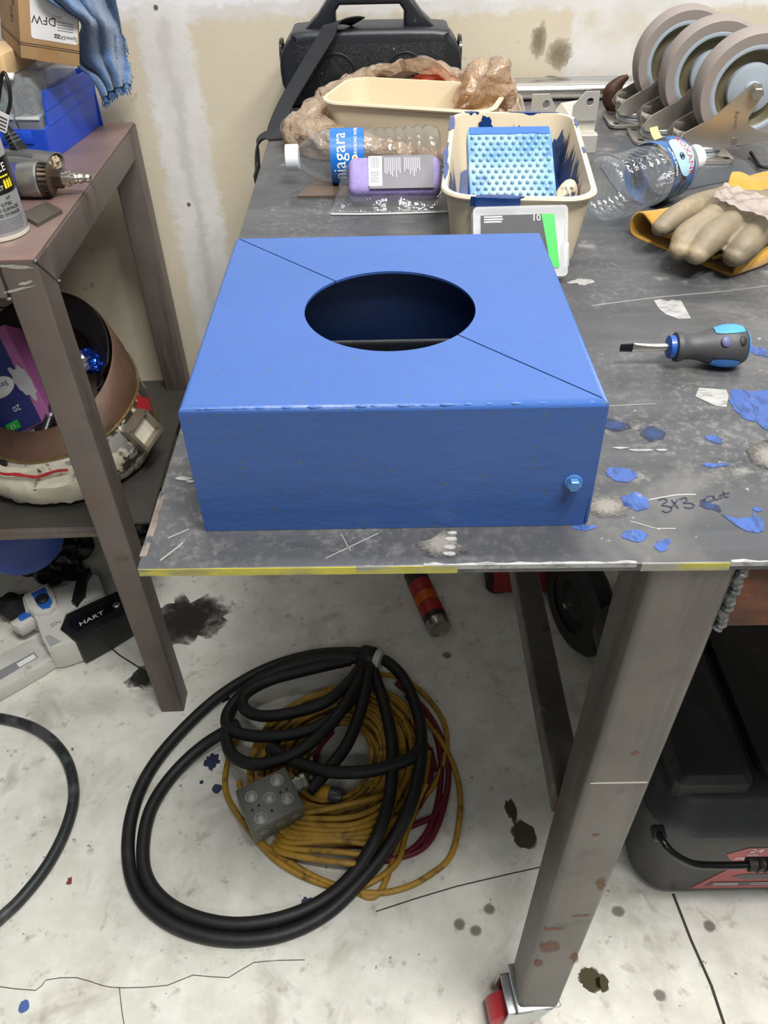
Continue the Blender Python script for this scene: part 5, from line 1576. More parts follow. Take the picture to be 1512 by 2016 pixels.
# ---------------------------------------------------------------- red jack and black wheel far under the table
jr = Vector((0.2687, 1.1287, 0.0000))
jk = thing('red_floor_jack', 'red steel jack body on the floor far under the table', 'jack', (jr.x, jr.y, 0))
B().box((0.03, 0.11, 0.065), (0.15, 0.20, 0.11), None, 0.008).obj('jack_body', M('red_enamel', '#8e1d1f', 0.4), jk, smooth=40)
for sx in (-0.03, 0.09):
    B().cyl((sx, 0.02, 0.03), (sx, 0.20, 0.03), 0.03).obj('roller', black_pl, jk)
wv = Vector((0.3778, 0.9744, 0.0000))
dw = thing('dolly_wheel', 'black dolly wheel standing behind the near table leg', 'wheel', (wv.x, wv.y + 0.05, 0))
wm2 = axis_m((0, 0, 0.11), V(-0.95, -0.3, 0.0))
B().lathe([(0.06, -0.026), (0.098, -0.024), (0.109, -0.014), (0.110, 0.0), (0.109, 0.014), (0.098, 0.024), (0.06, 0.026)], 48, wm2, (False, False)).obj('tyre', black_rub, dw)
B().lathe([(0.0, 0.020), (0.02, 0.022), (0.045, 0.012), (0.062, 0.022), (0.062, -0.022), (0.0, -0.02)], 48, wm2, (False, False)).obj('wheel_disc', black_pl, dw)
B().lathe([(0.006, 0.02), (0.006, 0.034), (0.0, 0.034)], 16, wm2, (False, False)).obj('axle_end', nickel, dw)
# ---------------------------------------------------------------- black toolbox on the right
tbx = thing('black_toolbox', 'large black plastic toolbox with red label on the floor at right', 'toolbox', (0.70, 0.70, 0))
tp_m = M('dusty_black_polymer', '#2a2b2c', 0.5, 0, 0.15, 10, layers=(('#3f4041', 14, 0.55, 0.75),), bump=0.15, bs=200)


def rr3(x0, x1, y0, y1, r, z, n=6):
    return [V(x, y, z) for x, y in rrect(x1 - x0, y1 - y0, r, n, (x0 + x1) / 2, (y0 + y1) / 2)]


bx_ = B().loft([rr3(0.385, 1.02, 0.512, 0.87, 0.05, 0.0), rr3(0.378, 1.027, 0.503, 0.88, 0.055, 0.02), rr3(0.358, 1.045, 0.490, 0.90, 0.06, 0.212), rr3(0.358, 1.045, 0.490, 0.90, 0.06, 0.222)])
bd = bx_.obj('toolbox_body', tp_m, tbx, world=True, smooth=40)
ld = B().loft([rr3(0.350, 1.053, 0.482, 0.908, 0.062, 0.216), rr3(0.350, 1.053, 0.482, 0.908, 0.062, 0.240), rr3(0.362, 1.041, 0.494, 0.896, 0.06, 0.248), rr3(0.372, 1.031, 0.510, 0.886, 0.05, 0.272), rr3(0.382, 1.021, 0.520, 0.876, 0.045, 0.278)])
ldo = ld.obj('lid', tp_m, tbx, world=True, smooth=35)
B().loft([rr3(0.505, 1.0, 0.545, 0.86, 0.02, 0.276), rr3(0.505, 1.0, 0.545, 0.86, 0.02, 0.300), rr3(0.515, 0.99, 0.555, 0.85, 0.02, 0.306)]).obj('lid_deck', tp_m, ldo, world=True, smooth=35)
B().loft([rr3(0.378, 0.490, 0.522, 0.87, 0.012, 0.25), rr3(0.382, 0.487, 0.526, 0.87, 0.012, 0.300), rr3(0.390, 0.480, 0.536, 0.86, 0.012, 0.308)]).obj('lid_end_block', tp_m, ldo, world=True, smooth=35)
for i in range(16):
    x_, y_ = random.uniform(0.53, 0.72), random.uniform(0.58, 0.83)
    B().lathe([(0.003, 0), (0.0034, 0.0012), (0, 0.0014)], 12, Matrix.Translation((x_, y_, 0.306)) @ Matrix.Rotation(random.random() * 3, 4, 'Z'), (True, False), 2.2, 1).obj('tread_stud', tp_m, ldo, world=True)
# curved front lip of the lid dips towards the label
B().prism([(0.40, 0.225), (0.40, 0.205), (0.455, 0.196), (0.50, 0.194), (0.525, 0.208), (1.0, 0.210), (1.0, 0.225)], -0.486, -0.476, XZ @ Matrix.Scale(-1, 4, V(0, 0, 1)) @ Matrix.Identity(4), 0.001).obj('lid_apron', tp_m, ldo, world=True, smooth=35)
sl_ = lambda z: 0.503 - 0.013 * (z - 0.02) / 0.192


def front(b, lift):
    """Carry XZ artwork onto the sloping front wall."""
    return b.warp(lambda p: V(p.x, sl_(p.y) - lift - p.z, p.y))


red_l = M('red_label_print', '#b04248', 0.4, 0, 0.06, 20)
lab = front(B().prism([(0.458, 0.028), (1.0, 0.028), (1.0, 0.188), (0.500, 0.188), (0.474, 0.165), (0.500, 0.120)], 0, 0.0004), 0.0002).obj('label', red_l, bd, world=True, smooth=0)
dk = front(B().prism([(0.455, 0.034), (0.505, 0.112), (0.455, 0.15)], 0, 0.0008), 0.0002)
dk.bm.free()
grl = M('grey_print', '#5a5658', 0.5, 0, 0.2, 80)
front(B().prism([(0.508, 0.078), (0.525, 0.088), (0.7, 0.088), (0.7, 0.070), (0.53, 0.066)], 0, 0.0004), 0.0008).obj('printed_panel', grl, lab, world=True, smooth=0)
front(B().prism([(0.478, 0.040), (0.700, 0.040), (0.700, 0.056), (0.484, 0.056)], 0, 0.0004), 0.0008).obj('printed_panel', grl, lab, world=True, smooth=0)
front(text('24', 0.020, 0.0003).xf(Matrix.Translation((0.503, 0.178, 0))), 0.001).obj('lettering', white_ink, lab, world=True, smooth=0)
front(text('GAL', 0.009, 0.0003).xf(Matrix.Translation((0.503, 0.164, 0))), 0.001).obj('lettering', white_ink, lab, world=True, smooth=0)
front(text('IP65', 0.012, 0.0003).xf(Matrix.Translation((0.490, 0.150, 0))), 0.001).obj('lettering', white_ink, lab, world=True, smooth=0)
front(strip_lines(strip_lines(B(), 0.488, 0.052, 0.045, 2, 0.006, 0.0035), 0.545, 0.052, 0.10, 2, 0.006, 0.0025), 0.0014).obj('lettering', M('pale_print', '#cfc4c2', 0.5), lab, world=True, smooth=0)
B().tube([(0.3611, 0.4920, 0.2387), (0.3587, 0.4780, 0.2474), (0.3715, 0.4620, 0.2400), (0.3992, 0.4560, 0.2221), (0.4260, 0.4550, 0.2173), (0.4536, 0.4550, 0.2164), (0.4793, 0.4550, 0.2171)], 0.0052, 12, 6).obj('handle_bar', M('black_lacquered_bar', '#1a1a1c', 0.2, 0.3), tbx, world=True)
h0 = Vector((0.4747, 0.4550, 0.2188))
gpb = B().cyl(h0, h0 + V(0.16, 0, 0), 0.0095)
gpb.obj('handle_grip', M('brown_black_grip', '#2b2626', 0.6), tbx, world=True)
for i in range(11):
    B().box(h0 + V(0.012 + i * 0.0105, -0.003, 0.004), (0.0045, 0.016, 0.016), Matrix.Rotation(0.3, 4, 'Y'), 0.0015).obj('grip_rib', black_pl, tbx, world=True)
B().tube([h0 + V(0.155, 0, 0), h0 + V(0.22, 0, 0), h0 + V(0.255, 0.003, 0.006), h0 + V(0.285, 0.016, 0.026), h0 + V(0.296, 0.030, 0.046), h0 + V(0.298, 0.040, 0.052)], 0.0052, 12, 6).obj('handle_bar', MATS['black_lacquered_bar'], tbx, world=True)
B().box((0.3596, 0.4900, 0.2399), (0.018, 0.02, 0.014), None, 0.003).obj('handle_pivot', black_pl, tbx, world=True)
# ================================================================ left side: things on the side table
# ---------------------------------------------------------------- blue parts bin
bn = thing('blue_parts_bin', 'bright blue open-front parts bin on the side table', 'bin', (-0.4955, 1.212, LT + 0.0005), -0.126)
bin_m = M('bright_blue_polypropylene', '#2450c8', 0.38, 0, 0.05, 10)
W_, D_ = 0.165, 0.187
b = B()
b.box((-W_ / 2, D_ / 2, 0.0015), (W_, D_, 0.003))
b.box((-W_ / 2, D_ - 0.0015, 0.042), (W_ + 0.012, 0.003, 0.084))
for sx in (0, 1):
    m_ = Matrix.Translation((0.0 if not sx else -W_, 0, 0)) @ Matrix.Rotation(0.075 * (1 if not sx else -1), 4, 'Y') @ Matrix((( 0, 0, 1, 0), (1, 0, 0, 0), (0, 1, 0, 0), (0, 0, 0, 1)))
    b.prism([(0, 0), (D_, 0), (D_ + 0.003, 0.083), (0.024, 0.090), (0.018, 0.088), (0.012, 0.046), (0.0, 0.044)], -0.0015, 0.0015, m_)
bo = b.obj('bin_body', bin_m, bn, smooth=30)
B().prism([(-W_, 0), (0.0, 0), (0.004, 0.044), (-W_ - 0.004, 0.044)], 0, 0.003, XZ).obj('front_lip', bin_m, bn, smooth=30)
B().box((-W_ / 2 - 0.005, -0.0035, 0.0335), (W_ - 0.024, 0.003, 0.018), None, 0.001).obj('label_slot', bin_m, bn, smooth=30)
for z0, z1_ in ((0.052, 0.050), (0.072, 0.068)):
    m_ = Matrix.Rotation(0.075, 4, 'Y')
    B().tube([m_ @ V(0.0016, 0.014, z0 - 0.006), m_ @ V(0.0016, D_, z1_)], 0.0011, 6, 1).obj('side_rib', bin_m, bn)
# ---------------------------------------------------------------- clear organiser cases standing in the bin
org = clear('milky_organiser_plastic', '#e4e9e9', 0.26, 0.15, 1.4)
mbin = parent_matrix(bn)


def organiser(x0, lab, w=0.036, d=0.15, h=0.105):
    t = thing('organiser_case', lab, 'case', m=mbin @ Matrix.Translation((x0, 0.008, 0.004)))
    B().box((w / 2, d / 2, h / 2), (w, d, h), None, 0.002).obj('case_shell', org, t, smooth=30)
    B().box((w / 2, -0.0012, h / 2), (w, 0.0024, 0.003)).obj('front_bead', MATS.get('white_latch') or M('white_latch', '#dfe0de', 0.35), t, smooth=0)
    for y in (0.05,):
        B().grid(lambda u, v_: V(0.002 + (w - 0.004) * u, y, 0.002 + (h - 0.004) * v_), 2, 2).obj('divider', M('frosted_divider', '#b9c2c2', 0.5), t, smooth=0)
    B().grid(lambda u, v_: V(0.002 + (w - 0.004) * u, 0.002 + 0.046 * v_, h * 0.5), 2, 2).obj('divider', M('frosted_divider', '#b9c2c2', 0.5), t, smooth=0)
    B().box((w * 0.28, -0.002, h + 0.002), (0.014, 0.012, 0.005), Matrix.Rotation(0.4, 4, 'X'), 0.0015).obj('latch', M('white_latch', '#dfe0de', 0.35), t, smooth=40)
    return t


organiser(-0.080, 'clear organiser case with green rings, leftmost in the blue bin')
organiser(-0.040, 'clear organiser case with dark rings, beside the bin wall')
organiser(-0.122, 'clear organiser case at the frame edge in the blue bin')
gm, dm = M('green_rubber', '#2c7a4e', 0.5), M('dark_grey_rubber', '#3a3c44', 0.5)
for i in range(14):
    grn = i < 9
    r = random.uniform(0.006, 0.009) if grn else 0.0125
    ce = mbin @ V((-0.062 if grn else -0.022) + random.uniform(-0.006, 0.006) * grn, 0.020 + random.uniform(-0.005, 0.01), 0.005 + ((0.012 + random.uniform(0, 0.012)) if (i % 2 and grn) else 0.064 + (0.010 * random.random() if grn else 0.004 * (i - 9))))
    tilt = axis_m(ce, V(random.uniform(-0.4, 0.4), -1, random.uniform(-0.3, 0.5)) if grn else V(0.15, -1, 0.6))
    pts = [tilt @ V(r * math.cos(a), r * math.sin(a), 0) for a in [2 * PI * j / 24 for j in range(24)]]
    o = B().tube(pts, 0.0011, 6, 1, True).obj('rubber_ring', gm if grn else dm)
    if grn:
        tag(o, 'small green rubber ring inside the leftmost clear organiser case', 'ring', 'green rings in the organiser')
    else:
        tag(o, 'dark rubber ring stacked inside the clear case beside the bin wall', 'ring', 'dark rings in the organiser')
# ---------------------------------------------------------------- cardboard box leaning on top
C0 = V(-0.4913, 1.200, 1.0432)
ex_ = V(0.0643, 0.035, -0.0187).normalized()
ey_ = V(-0.050, 0.062, 0.003)
ey_ = (ey_ - ex_ * ey_.dot(ex_)).normalized()
ez_ = ex_.cross(ey_)
if ez_.z < 0:
    ez_ = -ez_
mc = Matrix.Translation(C0) @ Matrix((ex_, ey_, ez_)).transposed().to_4x4()
cbx = thing('cardboard_box', 'brown cardboard shipping box with white label, tilted on the blue bin', 'box', m=mc)
crd = M('kraft_cardboard', '#a3835c', 0.75, 0, 0.06, 12, layers=(('#b6966e', 8, 0.56, 0.66),), bump=0.1)
BWd, BDp, BHt = 0.0765, 0.17, 0.10
B().box((BWd / 2, BDp / 2, BHt / 2), (BWd, BDp, BHt), None, 0.0012).obj('carton', crd, cbx, smooth=30)
lbm = M('white_shipping_label', '#d9d8d6', 0.45)
# label lies on the right-hand face (plane y = 0 in the box frame)
FX = lambda b_, lift: b_.warp(lambda p: V(p.x, -lift - p.z, p.y))
lo_ = FX(B().prism(rrect(0.060, 0.075, 0.004, 4, 0.0445, 0.0635), 0, 0.0003), 0.0001).obj('shipping_label', lbm, cbx, smooth=0)
R180 = Matrix.Rotation(PI, 4, 'Z')
FX(text('DFW', 0.0140, 0.0002, 'CENTER').xf(Matrix.Translation((0.0310, 0.0495, 0)) @ R180), 0.0005).obj('lettering', ink, lo_, smooth=0)
FX(text('SpeedX', 0.0072, 0.0002, 'CENTER').xf(Matrix.Translation((0.0625, 0.0325, 0)) @ R180), 0.0005).obj('lettering', ink, lo_, smooth=0)
FX(B().box((0.0475, 0.0330, 0.0001), (0.0075, 0.0048, 0.0002)), 0.0005).obj('print_block', ink, lo_, smooth=0)
FX(text('IGD', 0.0042, 0.0002, 'CENTER').xf(Matrix.Translation((0.0475, 0.0330, 0)) @ R180), 0.0009).obj('lettering', white_ink, lo_, smooth=0)
FX(text('06113', 0.0048, 0.0002, 'CENTER').xf(Matrix.Translation((0.048, 0.0560, 0)) @ R180), 0.0005).obj('lettering', grey_ink, lo_, smooth=0)
FX(strip_lines(B(), 0.048, 0.0500, 0.024, 4, 0.0032, 0.0008, 0.0001), 0.0005).obj('small_print', grey_ink, lo_, smooth=0)
str_m = M('dark_brown_print', '#3a2a20', 0.6)
for z_ in (0.0165, 0.0190):
    FX(B().box((BWd / 2, z_, 0), (BWd, 0.0009, 0.0003)), 0.0002).obj('printed_line', str_m, cbx, smooth=0)
    B().box((-0.0002, BDp / 2, z_), (0.0003, BDp, 0.0009)).obj('printed_line', str_m, cbx, smooth=0)
FL = lambda b_, lift: b_.warp(lambda p: V(-lift - p.z, p.x, p.y))


def frame_sq(x, y, s, w=0.0006):
    f = B()
    for dx, dy, a, c_ in ((0, s, s, w), (0, -s, s, w), (s, 0, w, s), (-s, 0, w, s)):
        f.box((x + dx, y + dy, 0), (2 * a, 2 * c_, 0.0002))
    return f


sy_ = frame_sq(0.040, 0.066, 0.008)
sy_.box((0.040, 0.066, 0), (0.0012, 0.009, 0.0002)).prism([(0.0372, 0.0690), (0.0428, 0.0690), (0.040, 0.0725)], -0.0001, 0.0001).box((0.040, 0.0605, 0), (0.009, 0.0009, 0.0002))
FL(sy_, 0.0003).obj('this_way_up_mark', str_m, cbx, smooth=0)
sy_ = frame_sq(0.058, 0.045, 0.008)
for a in (90, 210, 330):
    ca_, sa_ = math.cos(math.radians(a)), math.sin(math.radians(a))
    sy_.box((0.058 + 0.0038 * ca_, 0.045 + 0.0038 * sa_, 0), (0.005, 0.0014, 0.0002), Matrix.Rotation(math.radians(a + 90), 4, 'Z'))
FL(sy_, 0.0003).obj('recycling_mark', str_m, cbx, smooth=0)
FX(B().box((0.0355, 0.0105, 0), (0.026, 0.021, 0.0003)), 0.0001).obj('packing_tape', M('brown_tape', '#94744b', 0.35), cbx, smooth=0)
wdn = B().box((0, 0, 0), (0.10, 0.10, 0.028), Matrix.Rotation(-0.126, 4, 'Z'), 0.002)
wo = wdn.obj('wood_block', M('pale_pine', '#d9b98a', 0.6, 0, 0.12, 20, stretch=(1, 8, 1)))
wo.location = (-0.572, 1.272, 1.029)
tag(wo, 'pale wooden block under the cardboard box at the frame edge', 'wood block')
# ---------------------------------------------------------------- blue rag
Lf = cr([(-0.4555, 1.2200, 1.1341), (-0.4424, 1.2150, 1.1067), (-0.4226, 1.2150, 1.0938), (-0.4107, 1.2350, 1.0770), (-0.4305, 1.2620, 1.0545), (-0.4450, 1.2800, 1.0325), (-0.4480, 1.2850, 1.0166), (-0.4362, 1.3000, 0.9985), (-0.4310, 1.3100, 0.9790), (-0.4297, 1.3150, 0.9623)], 5)
Rt = cr([(-0.3801, 1.3000, 1.1349), (-0.3814, 1.3200, 1.1030), (-0.3890, 1.3450, 1.0684), (-0.3923, 1.3600, 1.0452), (-0.3951, 1.3700, 1.0246), (-0.3970, 1.3750, 1.0085), (-0.3972, 1.3750, 0.9945), (-0.3971, 1.3700, 0.9827), (-0.3974, 1.3650, 0.9766), (-0.3973, 1.3600, 0.9720)], 5)


def ragf(u, v_):
    i = min(len(Lf) - 1.001, v_ * (len(Lf) - 1))
    a, f = int(i), i - int(i)
    l = Lf[a].lerp(Lf[min(a + 1, len(Lf) - 1)], f)
    r = Rt[a].lerp(Rt[min(a + 1, len(Rt) - 1)], f)
    p = l.lerp(r, u)
    fold = 0.010 * math.sin(u * 20 + 1.8 * math.sin(v_ * 4 + u * 3) + 1.0) + 0.007 * nz((u * 6, v_ * 5, 3)) + 0.010 * math.sin(u * 6 - v_ * 4)
    p = p + V(0.25, -1, 0.3) * fold + V(0, -1, 0.4) * 0.022 * math.sin(u * PI)
    return p + V(1, -1, 1) * 0.0018 * nz(p, 60)


rag = thing('blue_rag', 'frayed blue terry rag draped over the cardboard box corner', 'rag', (-0.43, 1.32, LT))
tery = M('blue_terry_cloth', '#42648f', 0.95, 0, 0.15, 60, layers=(('#537aa8', 30, 0.5, 0.66),), sheen=0.5, bump=1.0, bs=420)
ro = B().grid(ragf, 70, 60).obj('cloth', tery, rag, world=True, smooth=80)
s_ = ro.modifiers.new('thick', 'SOLIDIFY')
s_.thickness = 0.003
fr = B()
for i in range(90):
    u = i / 89
    p = ragf(u, 1.0)
    e = p + V(random.uniform(-.004, .004), random.uniform(-.004, .004), -random.uniform(0.006, 0.014))
    fr.tube([p + V(0, 0, 0.003), p.lerp(e, 0.5) + V(random.uniform(-.002, .002), -0.001, 0), e], 0.0007, 4, 2)
for i in range(50):
    v_ = random.uniform(0.3, 1)
    p = ragf(random.choice((0.02, 0.985, 0.8)), v_)
    e = p + V(random.uniform(-.001, .006), random.uniform(-.004, .002), -random.uniform(0.002, 0.008))
    fr.tube([p, p.lerp(e, 0.5) + V(0.002, -0.001, 0.001), e], 0.0006, 4, 2)
fo_ = fr.obj('frayed_threads', M('blue_thread', '#4a6fa0', 0.9), rag, world=True)
fo_['kind'] = 'stuff'
# ---------------------------------------------------------------- spray can at the frame edge
sc_c = V(-0.4725, 0.9405, LT)
sc_ = thing('spray_can', 'silver spray can with black label at the left frame edge', 'can', sc_c)
CRr = 0.0345
B().lathe([(0.0335, 0.0), (0.0352, 0.0012), (0.0352, 0.004), (CRr, 0.0055), (CRr, 0.006)], 48).obj('base_rim', M('cream_can_rim', '#cfcabb', 0.35, 0.3), sc_)
cnb = B().lathe([(CRr, 0.006), (CRr, 0.150), (0.030, 0.162), (0.020, 0.170), (0.016, 0.172), (0.016, 0.200), (0, 0.2)], 48, None, (False, False)).obj('can_body', M('frosted_silver_can', '#a9abac', 0.28, 0.45, 0.06, 15), sc_)
B().lathe([(CRr + 0.0003, 0.052), (CRr + 0.0003, 0.090)], 48, None, (False, False)).obj('black_band', M('black_can_label', '#131313', 0.35), cnb)
f1c, f2c = V(0.447, -0.894, 0), V(0.894, 0.447, 0)
cw = lambda b_, a0, ph=0.0, lift=0.0005: wrap(b_.xf(Matrix.Translation((0, 0, lift))), (0, 0, 0), V(0, 0, 1), f1c, f2c, CRr, a0, ph)
cw(text('NCE', 0.0125, 0.0002, 'RIGHT', sx=0.95), 0.0795, 0.95).obj('lettering', white_ink, cnb, smooth=0)
cw(B().box((-0.02, 0, 0), (0.04, 0.0018, 0.0002)), 0.0705, 0.95).obj('yellow_rule', M('yellow_print', '#e0cc2e', 0.4), cnb, smooth=0)
yl_ = B()
for i in range(3):
    yl_.prism([(-0.012 + i * 0.0045, -0.005), (-0.0085 + i * 0.0045, -0.005), (-0.0085 + i * 0.0045, 0.003), (-0.0102 + i * 0.0045, 0.0055), (-0.012 + i * 0.0045, 0.003)], 0, 0.0002)
cw(yl_, 0.0620, 1.0).obj('yellow_marks', M('yellow_print', '#e0cc2e', 0.4), cnb, smooth=0)
cw(text('ET', 0.0065, 0.0002, 'RIGHT'), 0.0590, 0.60).obj('lettering', white_ink, cnb, smooth=0)
for s_t, z_ in (('HT', 0.0470), ('ILITIES,', 0.0412), ('AD SURFACES', 0.0354), ('ND STORAGE', 0.0296)):
    cw(text(s_t, 0.0050, 0.0002, 'RIGHT'), z_, 0.98 if 'AD' in s_t or 'ND' in s_t else 0.75).obj('lettering', ink, cnb, smooth=0)
sm_l = B()
for i in range(6):
    strip_lines(sm_l, -0.040, -i * 0.0026, 0.04, 1, 0.003, 0.0011, 0.0, 0.15)
cw(sm_l, 0.0245, 1.1).obj('small_print', grey_ink, cnb, smooth=0)
lump = B().ball((0, 0, 0), 0.026, (0.8, 0.7, 1.9), sub=4)
lump.warp(lambda p: p + p.normalized() * 0.006 * nz(p, 40, 3) + V(-0.497, 1.02, LT + 0.0515))
tag(lump.obj('cream_foam_lump', M('cream_cloth', '#cfc3a0', 0.8, 0, 0.05, 20, layers=(('#8d8468', 60, 0.64, 0.7),))), 'cream cloth bundle squeezed behind the silver spray can', 'cloth')
# ---------------------------------------------------------------- air tools
at = thing('air_grinder', 'grey and purple air tool with brass-ended hose fitting on the side table', 'air tool', (-0.49, 1.062, LT), 0.03)
mz = Matrix.Translation((0, 0, 0.0225)) @ Matrix.Rotation(PI / 2, 4, 'Y')
alu = M('cast_aluminium', '#9a9a98', 0.35, 0.8, 0.1, 20, bump=0.1)
B().lathe([(0.016, -0.060), (0.019, -0.055), (0.020, -0.02), (0.0215, 0.018), (0.0225, 0.022), (0.0225, 0.034), (0.020, 0.037)], 40, mz).obj('housing', alu, at)
B().lathe([(0.0200, -0.050), (0.0212, -0.046), (0.0212, 0.010), (0.0205, 0.014)], 40, mz, (False, False)).obj('grip_sleeve', M('purple_grip_rubber', '#34346a', 0.55, 0, 0.15, 30, bump=0.6, bs=350), at)
B().lathe([(0.0210, 0.0355), (0.0222, 0.038), (0.0200, 0.048), (0.014, 0.052)], 24, mz).obj('exhaust_ring', M('dirty_bronze', '#57493a', 0.45, 0.6, 0.2, 40), at)
for i in range(9):
    a = -0.9 + i * 0.28
    B().box((0.0435, -0.0218 * math.cos(a), 0.0225 + 0.0218 * math.sin(a)), (0.012, 0.0016, 0.0016)).obj('exhaust_slot', M('dark_hole', '#0a0b12', 0.6), at)
B().lathe([(0.0125, 0.050), (0.0125, 0.062), (0.009, 0.064)], 6, mz).obj('hex_collar', M('brown_steel_nut', '#4b3f34', 0.35, 0.7, 0.2, 40), at, smooth=20)
B().lathe([(0.0085, 0.062), (0.0085, 0.068), (0.0100, 0.069), (0.0100, 0.074), (0.0072, 0.075), (0.0072, 0.080), (0.0062, 0.081), (0.0055, 0.084), (0.0070, 0.086), (0.0062, 0.089), (0.0048, 0.091), (0.0048, 0.094), (0.0060, 0.096), (0.0048, 0.100), (0.003, 0.1005), (0.003, 0.096)], 28, mz).obj('hose_fitting', nickel, at, smooth=30)
a2 = thing('worn_air_tool', 'grey air tool with a crumbling open end in front of the blue bin', 'air tool', (-0.505, 1.155, LT), -0.22)
m3_ = Matrix.Translation((0, 0, 0.0165)) @ Matrix.Rotation(PI / 2, 4, 'Y')
B().lathe([(0.014, -0.07), (0.017, -0.06), (0.0175, 0.0), (0.0165, 0.02), (0.0155, 0.043), (0.0140, 0.0435), (0.0125, 0.03), (0.0, 0.022)], 32, m3_, (True, False), 0.95, 1.5).obj('housing', alu, a2)
B().box((-0.005, -0.014, 0.030), (0.05, 0.004, 0.008), Matrix.Rotation(-0.4, 4, 'X'), 0.002).obj('lever', M('smoky_lever', '#6c6d6e', 0.3, 0.4), a2)
cz = B().ball((0.034, 0, 0.0165), 0.0125, (0.9, 1.4, 0.9), sub=4)
cz.warp(lambda p: p + V(1, 0, 0) * 0.005 * nz(p, 160) + V(0, 1, 1) * 0.002 * nz(p, 220, 4))
cz.obj('crumbled_liner', M('crumbled_liner', '#a89a80', 0.85, 0, 0.3, 200, layers=(('#2c241c', 130, 0.5, 0.6),), bump=1.0, bs=300), a2, smooth=20)
pt = B().prism([(p[0], p[1]) for p in [(-0.4310, 0.9558, 0.9050), (-0.4135, 1.0005, 0.9050), (-0.4436, 1.0307, 0.9050), (-0.4648, 0.9894, 0.9050)]], LT + 0.0001, LT + 0.0052, None, 0.0004)
tag(pt.obj('steel_plate_offcut', M('scuffed_plate', '#6f6a62', 0.4, 0.7, 0.12, 25), smooth=20), 'small flat steel plate offcut beside the silver spray can', 'plate')
# ---------------------------------------------------------------- plug and cord hanging in front of the bin
pg = thing('black_power_plug', 'black two-pin plug on a black cord hanging before the blue bin', 'plug', (-0.52, 1.185, LT))
p0_, p1_ = Vector((-0.5282, 1.1700, 0.9634)), Vector((-0.5152, 1.1650, 0.9281))
pgm = axis_m(p0_, p1_ - p0_)
L9 = (p1_ - p0_).length
B().loft([[pgm @ V(x, y, z) for x, y in rrect(w_, d_, 0.003, 3)] for z, w_, d_ in ((-0.004, 0.008, 0.007), (0.004, 0.013, 0.010), (L9 * 0.6, 0.017, 0.013), (L9 * 0.62, 0.020, 0.016), (L9, 0.021, 0.017))]).obj('plug_body', black_pl, pg, world=True, smooth=35)
for i in range(5):
    B().loft([[pgm @ V(x, y, z) for x, y in rrect(0.0175 + i * 0.0005, 0.0135, 0.003, 3)] for z in (0.008 + i * 0.005, 0.0095 + i * 0.005)]).obj('strain_ridge', M('grey_ridge', '#55565a', 0.5), pg, world=True)
for sx in (-0.0065, 0.0065):
    B().box((sx, 0, L9 + 0.007), (0.0015, 0.006, 0.014)).xf(pgm).obj('prong', nickel, pg, world=True)
B().tube([p0_, (-0.5300, 1.1700, 0.9726), (-0.5208, 1.1700, 0.9809), (-0.5111, 1.1700, 0.9967), (-0.5061, 1.1700, 1.0155), (-0.5085, 1.1750, 1.0298), (-0.5165, 1.1800, 1.0258), (-0.5287, 1.1800, 1.0010), (-0.5411, 1.1700, 0.9715)], 0.0026, 8, 6).obj('cord', black_rub, pg, world=True)
B().box((-0.5280, 1.1630, 0.9731), (0.016, 0.001, 0.026), Matrix.Rotation(0.5, 4, 'Y')).obj('paper_tag', white_ink, pg, world=True)
for i in range(4):
    B().box(Vector((-0.5276, 1.1622, 0.9733)) + Matrix.Rotation(0.5, 3, 'Y') @ V(0, 0, -0.009 + i * 0.005), (0.012, 0.001, 0.0012), Matrix.Rotation(0.5, 4, 'Y')).obj('tag_print', ink, pg, world=True)
# ================================================================ left side: under the side table
cxs, cys = -0.588, 1.150
sd_ = thing('scrap_metal_vessel', 'dented scrap-metal vessel with chipped red, white and black paint on the shelf', 'vessel', (cxs, cys, 0.4))
NA = 64


def vring(rx, ry, z, tilt, jit=0.0, dx=0.0):
    o_ = []
    for i in range(NA):
        a = 2 * PI * i / NA
        j_ = 1 + jit * noise.noise(V(math.cos(a) * 2, math.sin(a) * 2, z * 9))
        o_.append(V(cxs + dx + rx * j_ * math.cos(a), cys + ry * j_ * math.sin(a), z + tilt * math.sin(a)))
    return o_


chip = M('chipped_painted_scrap', '#3c3833', 0.45, 0.4, 0.3, 14, layers=(('#6d5a40', 9, 0.5, 0.6), ('#d6d0bd', 13, 0.50, 0.53), ('#8f8d88', 16, 0.56, 0.58), ('#b3262e', 15, 0.63, 0.645)), bump=0.4, bs=60)
white_chip = M('flaking_white_paint', '#d2ccb8', 0.5, 0, 0.1, 14, layers=(('#8c8b86', 14, 0.58, 0.62), ('#a3242c', 22, 0.66, 0.68), ('#2a2826', 26, 0.68, 0.7)), bump=0.5, bs=70)
rust_col = M('rust_brown_collar', '#5f4637', 0.55, 0.35, 0.2, 8, layers=(('#745744', 7, 0.5, 0.7), ('#4a3a30', 14, 0.56, 0.7)), bump=0.15)
B().loft([vring(.135, .13, .4003, 0), vring(.150, .145, .415, 0, .05), vring(.172, .165, .465, .008, .08), vring(.165, .160, .505, .02, .08), vring(.148, .145, .535, .035, .04)], (True, False)).obj('painted_body', chip, sd_, world=True, smooth=60)
B().loft([vring(.149, .146, .533, .035, .04), vring(.150, .148, .537, .036, .04), vring(.142, .140, .560, .055), vring(.126, .122, .603, .062), vring(.123, .119, .604, .062), vring(.130, .130, .56, .05), vring(.14, .14, .50, .0)], (False, False)).obj('rusty_collar', rust_col, sd_, world=True, smooth=60)
B().tube(vring(.1505, .1485, .537, .036, .04), 0.0025, 6, 1, True).obj('weld_seam', M('brassy_weld', '#8f7a50', 0.4, 0.7, 0.3, 60, bump=1, bs=200), sd_, world=True)
fl_ = []
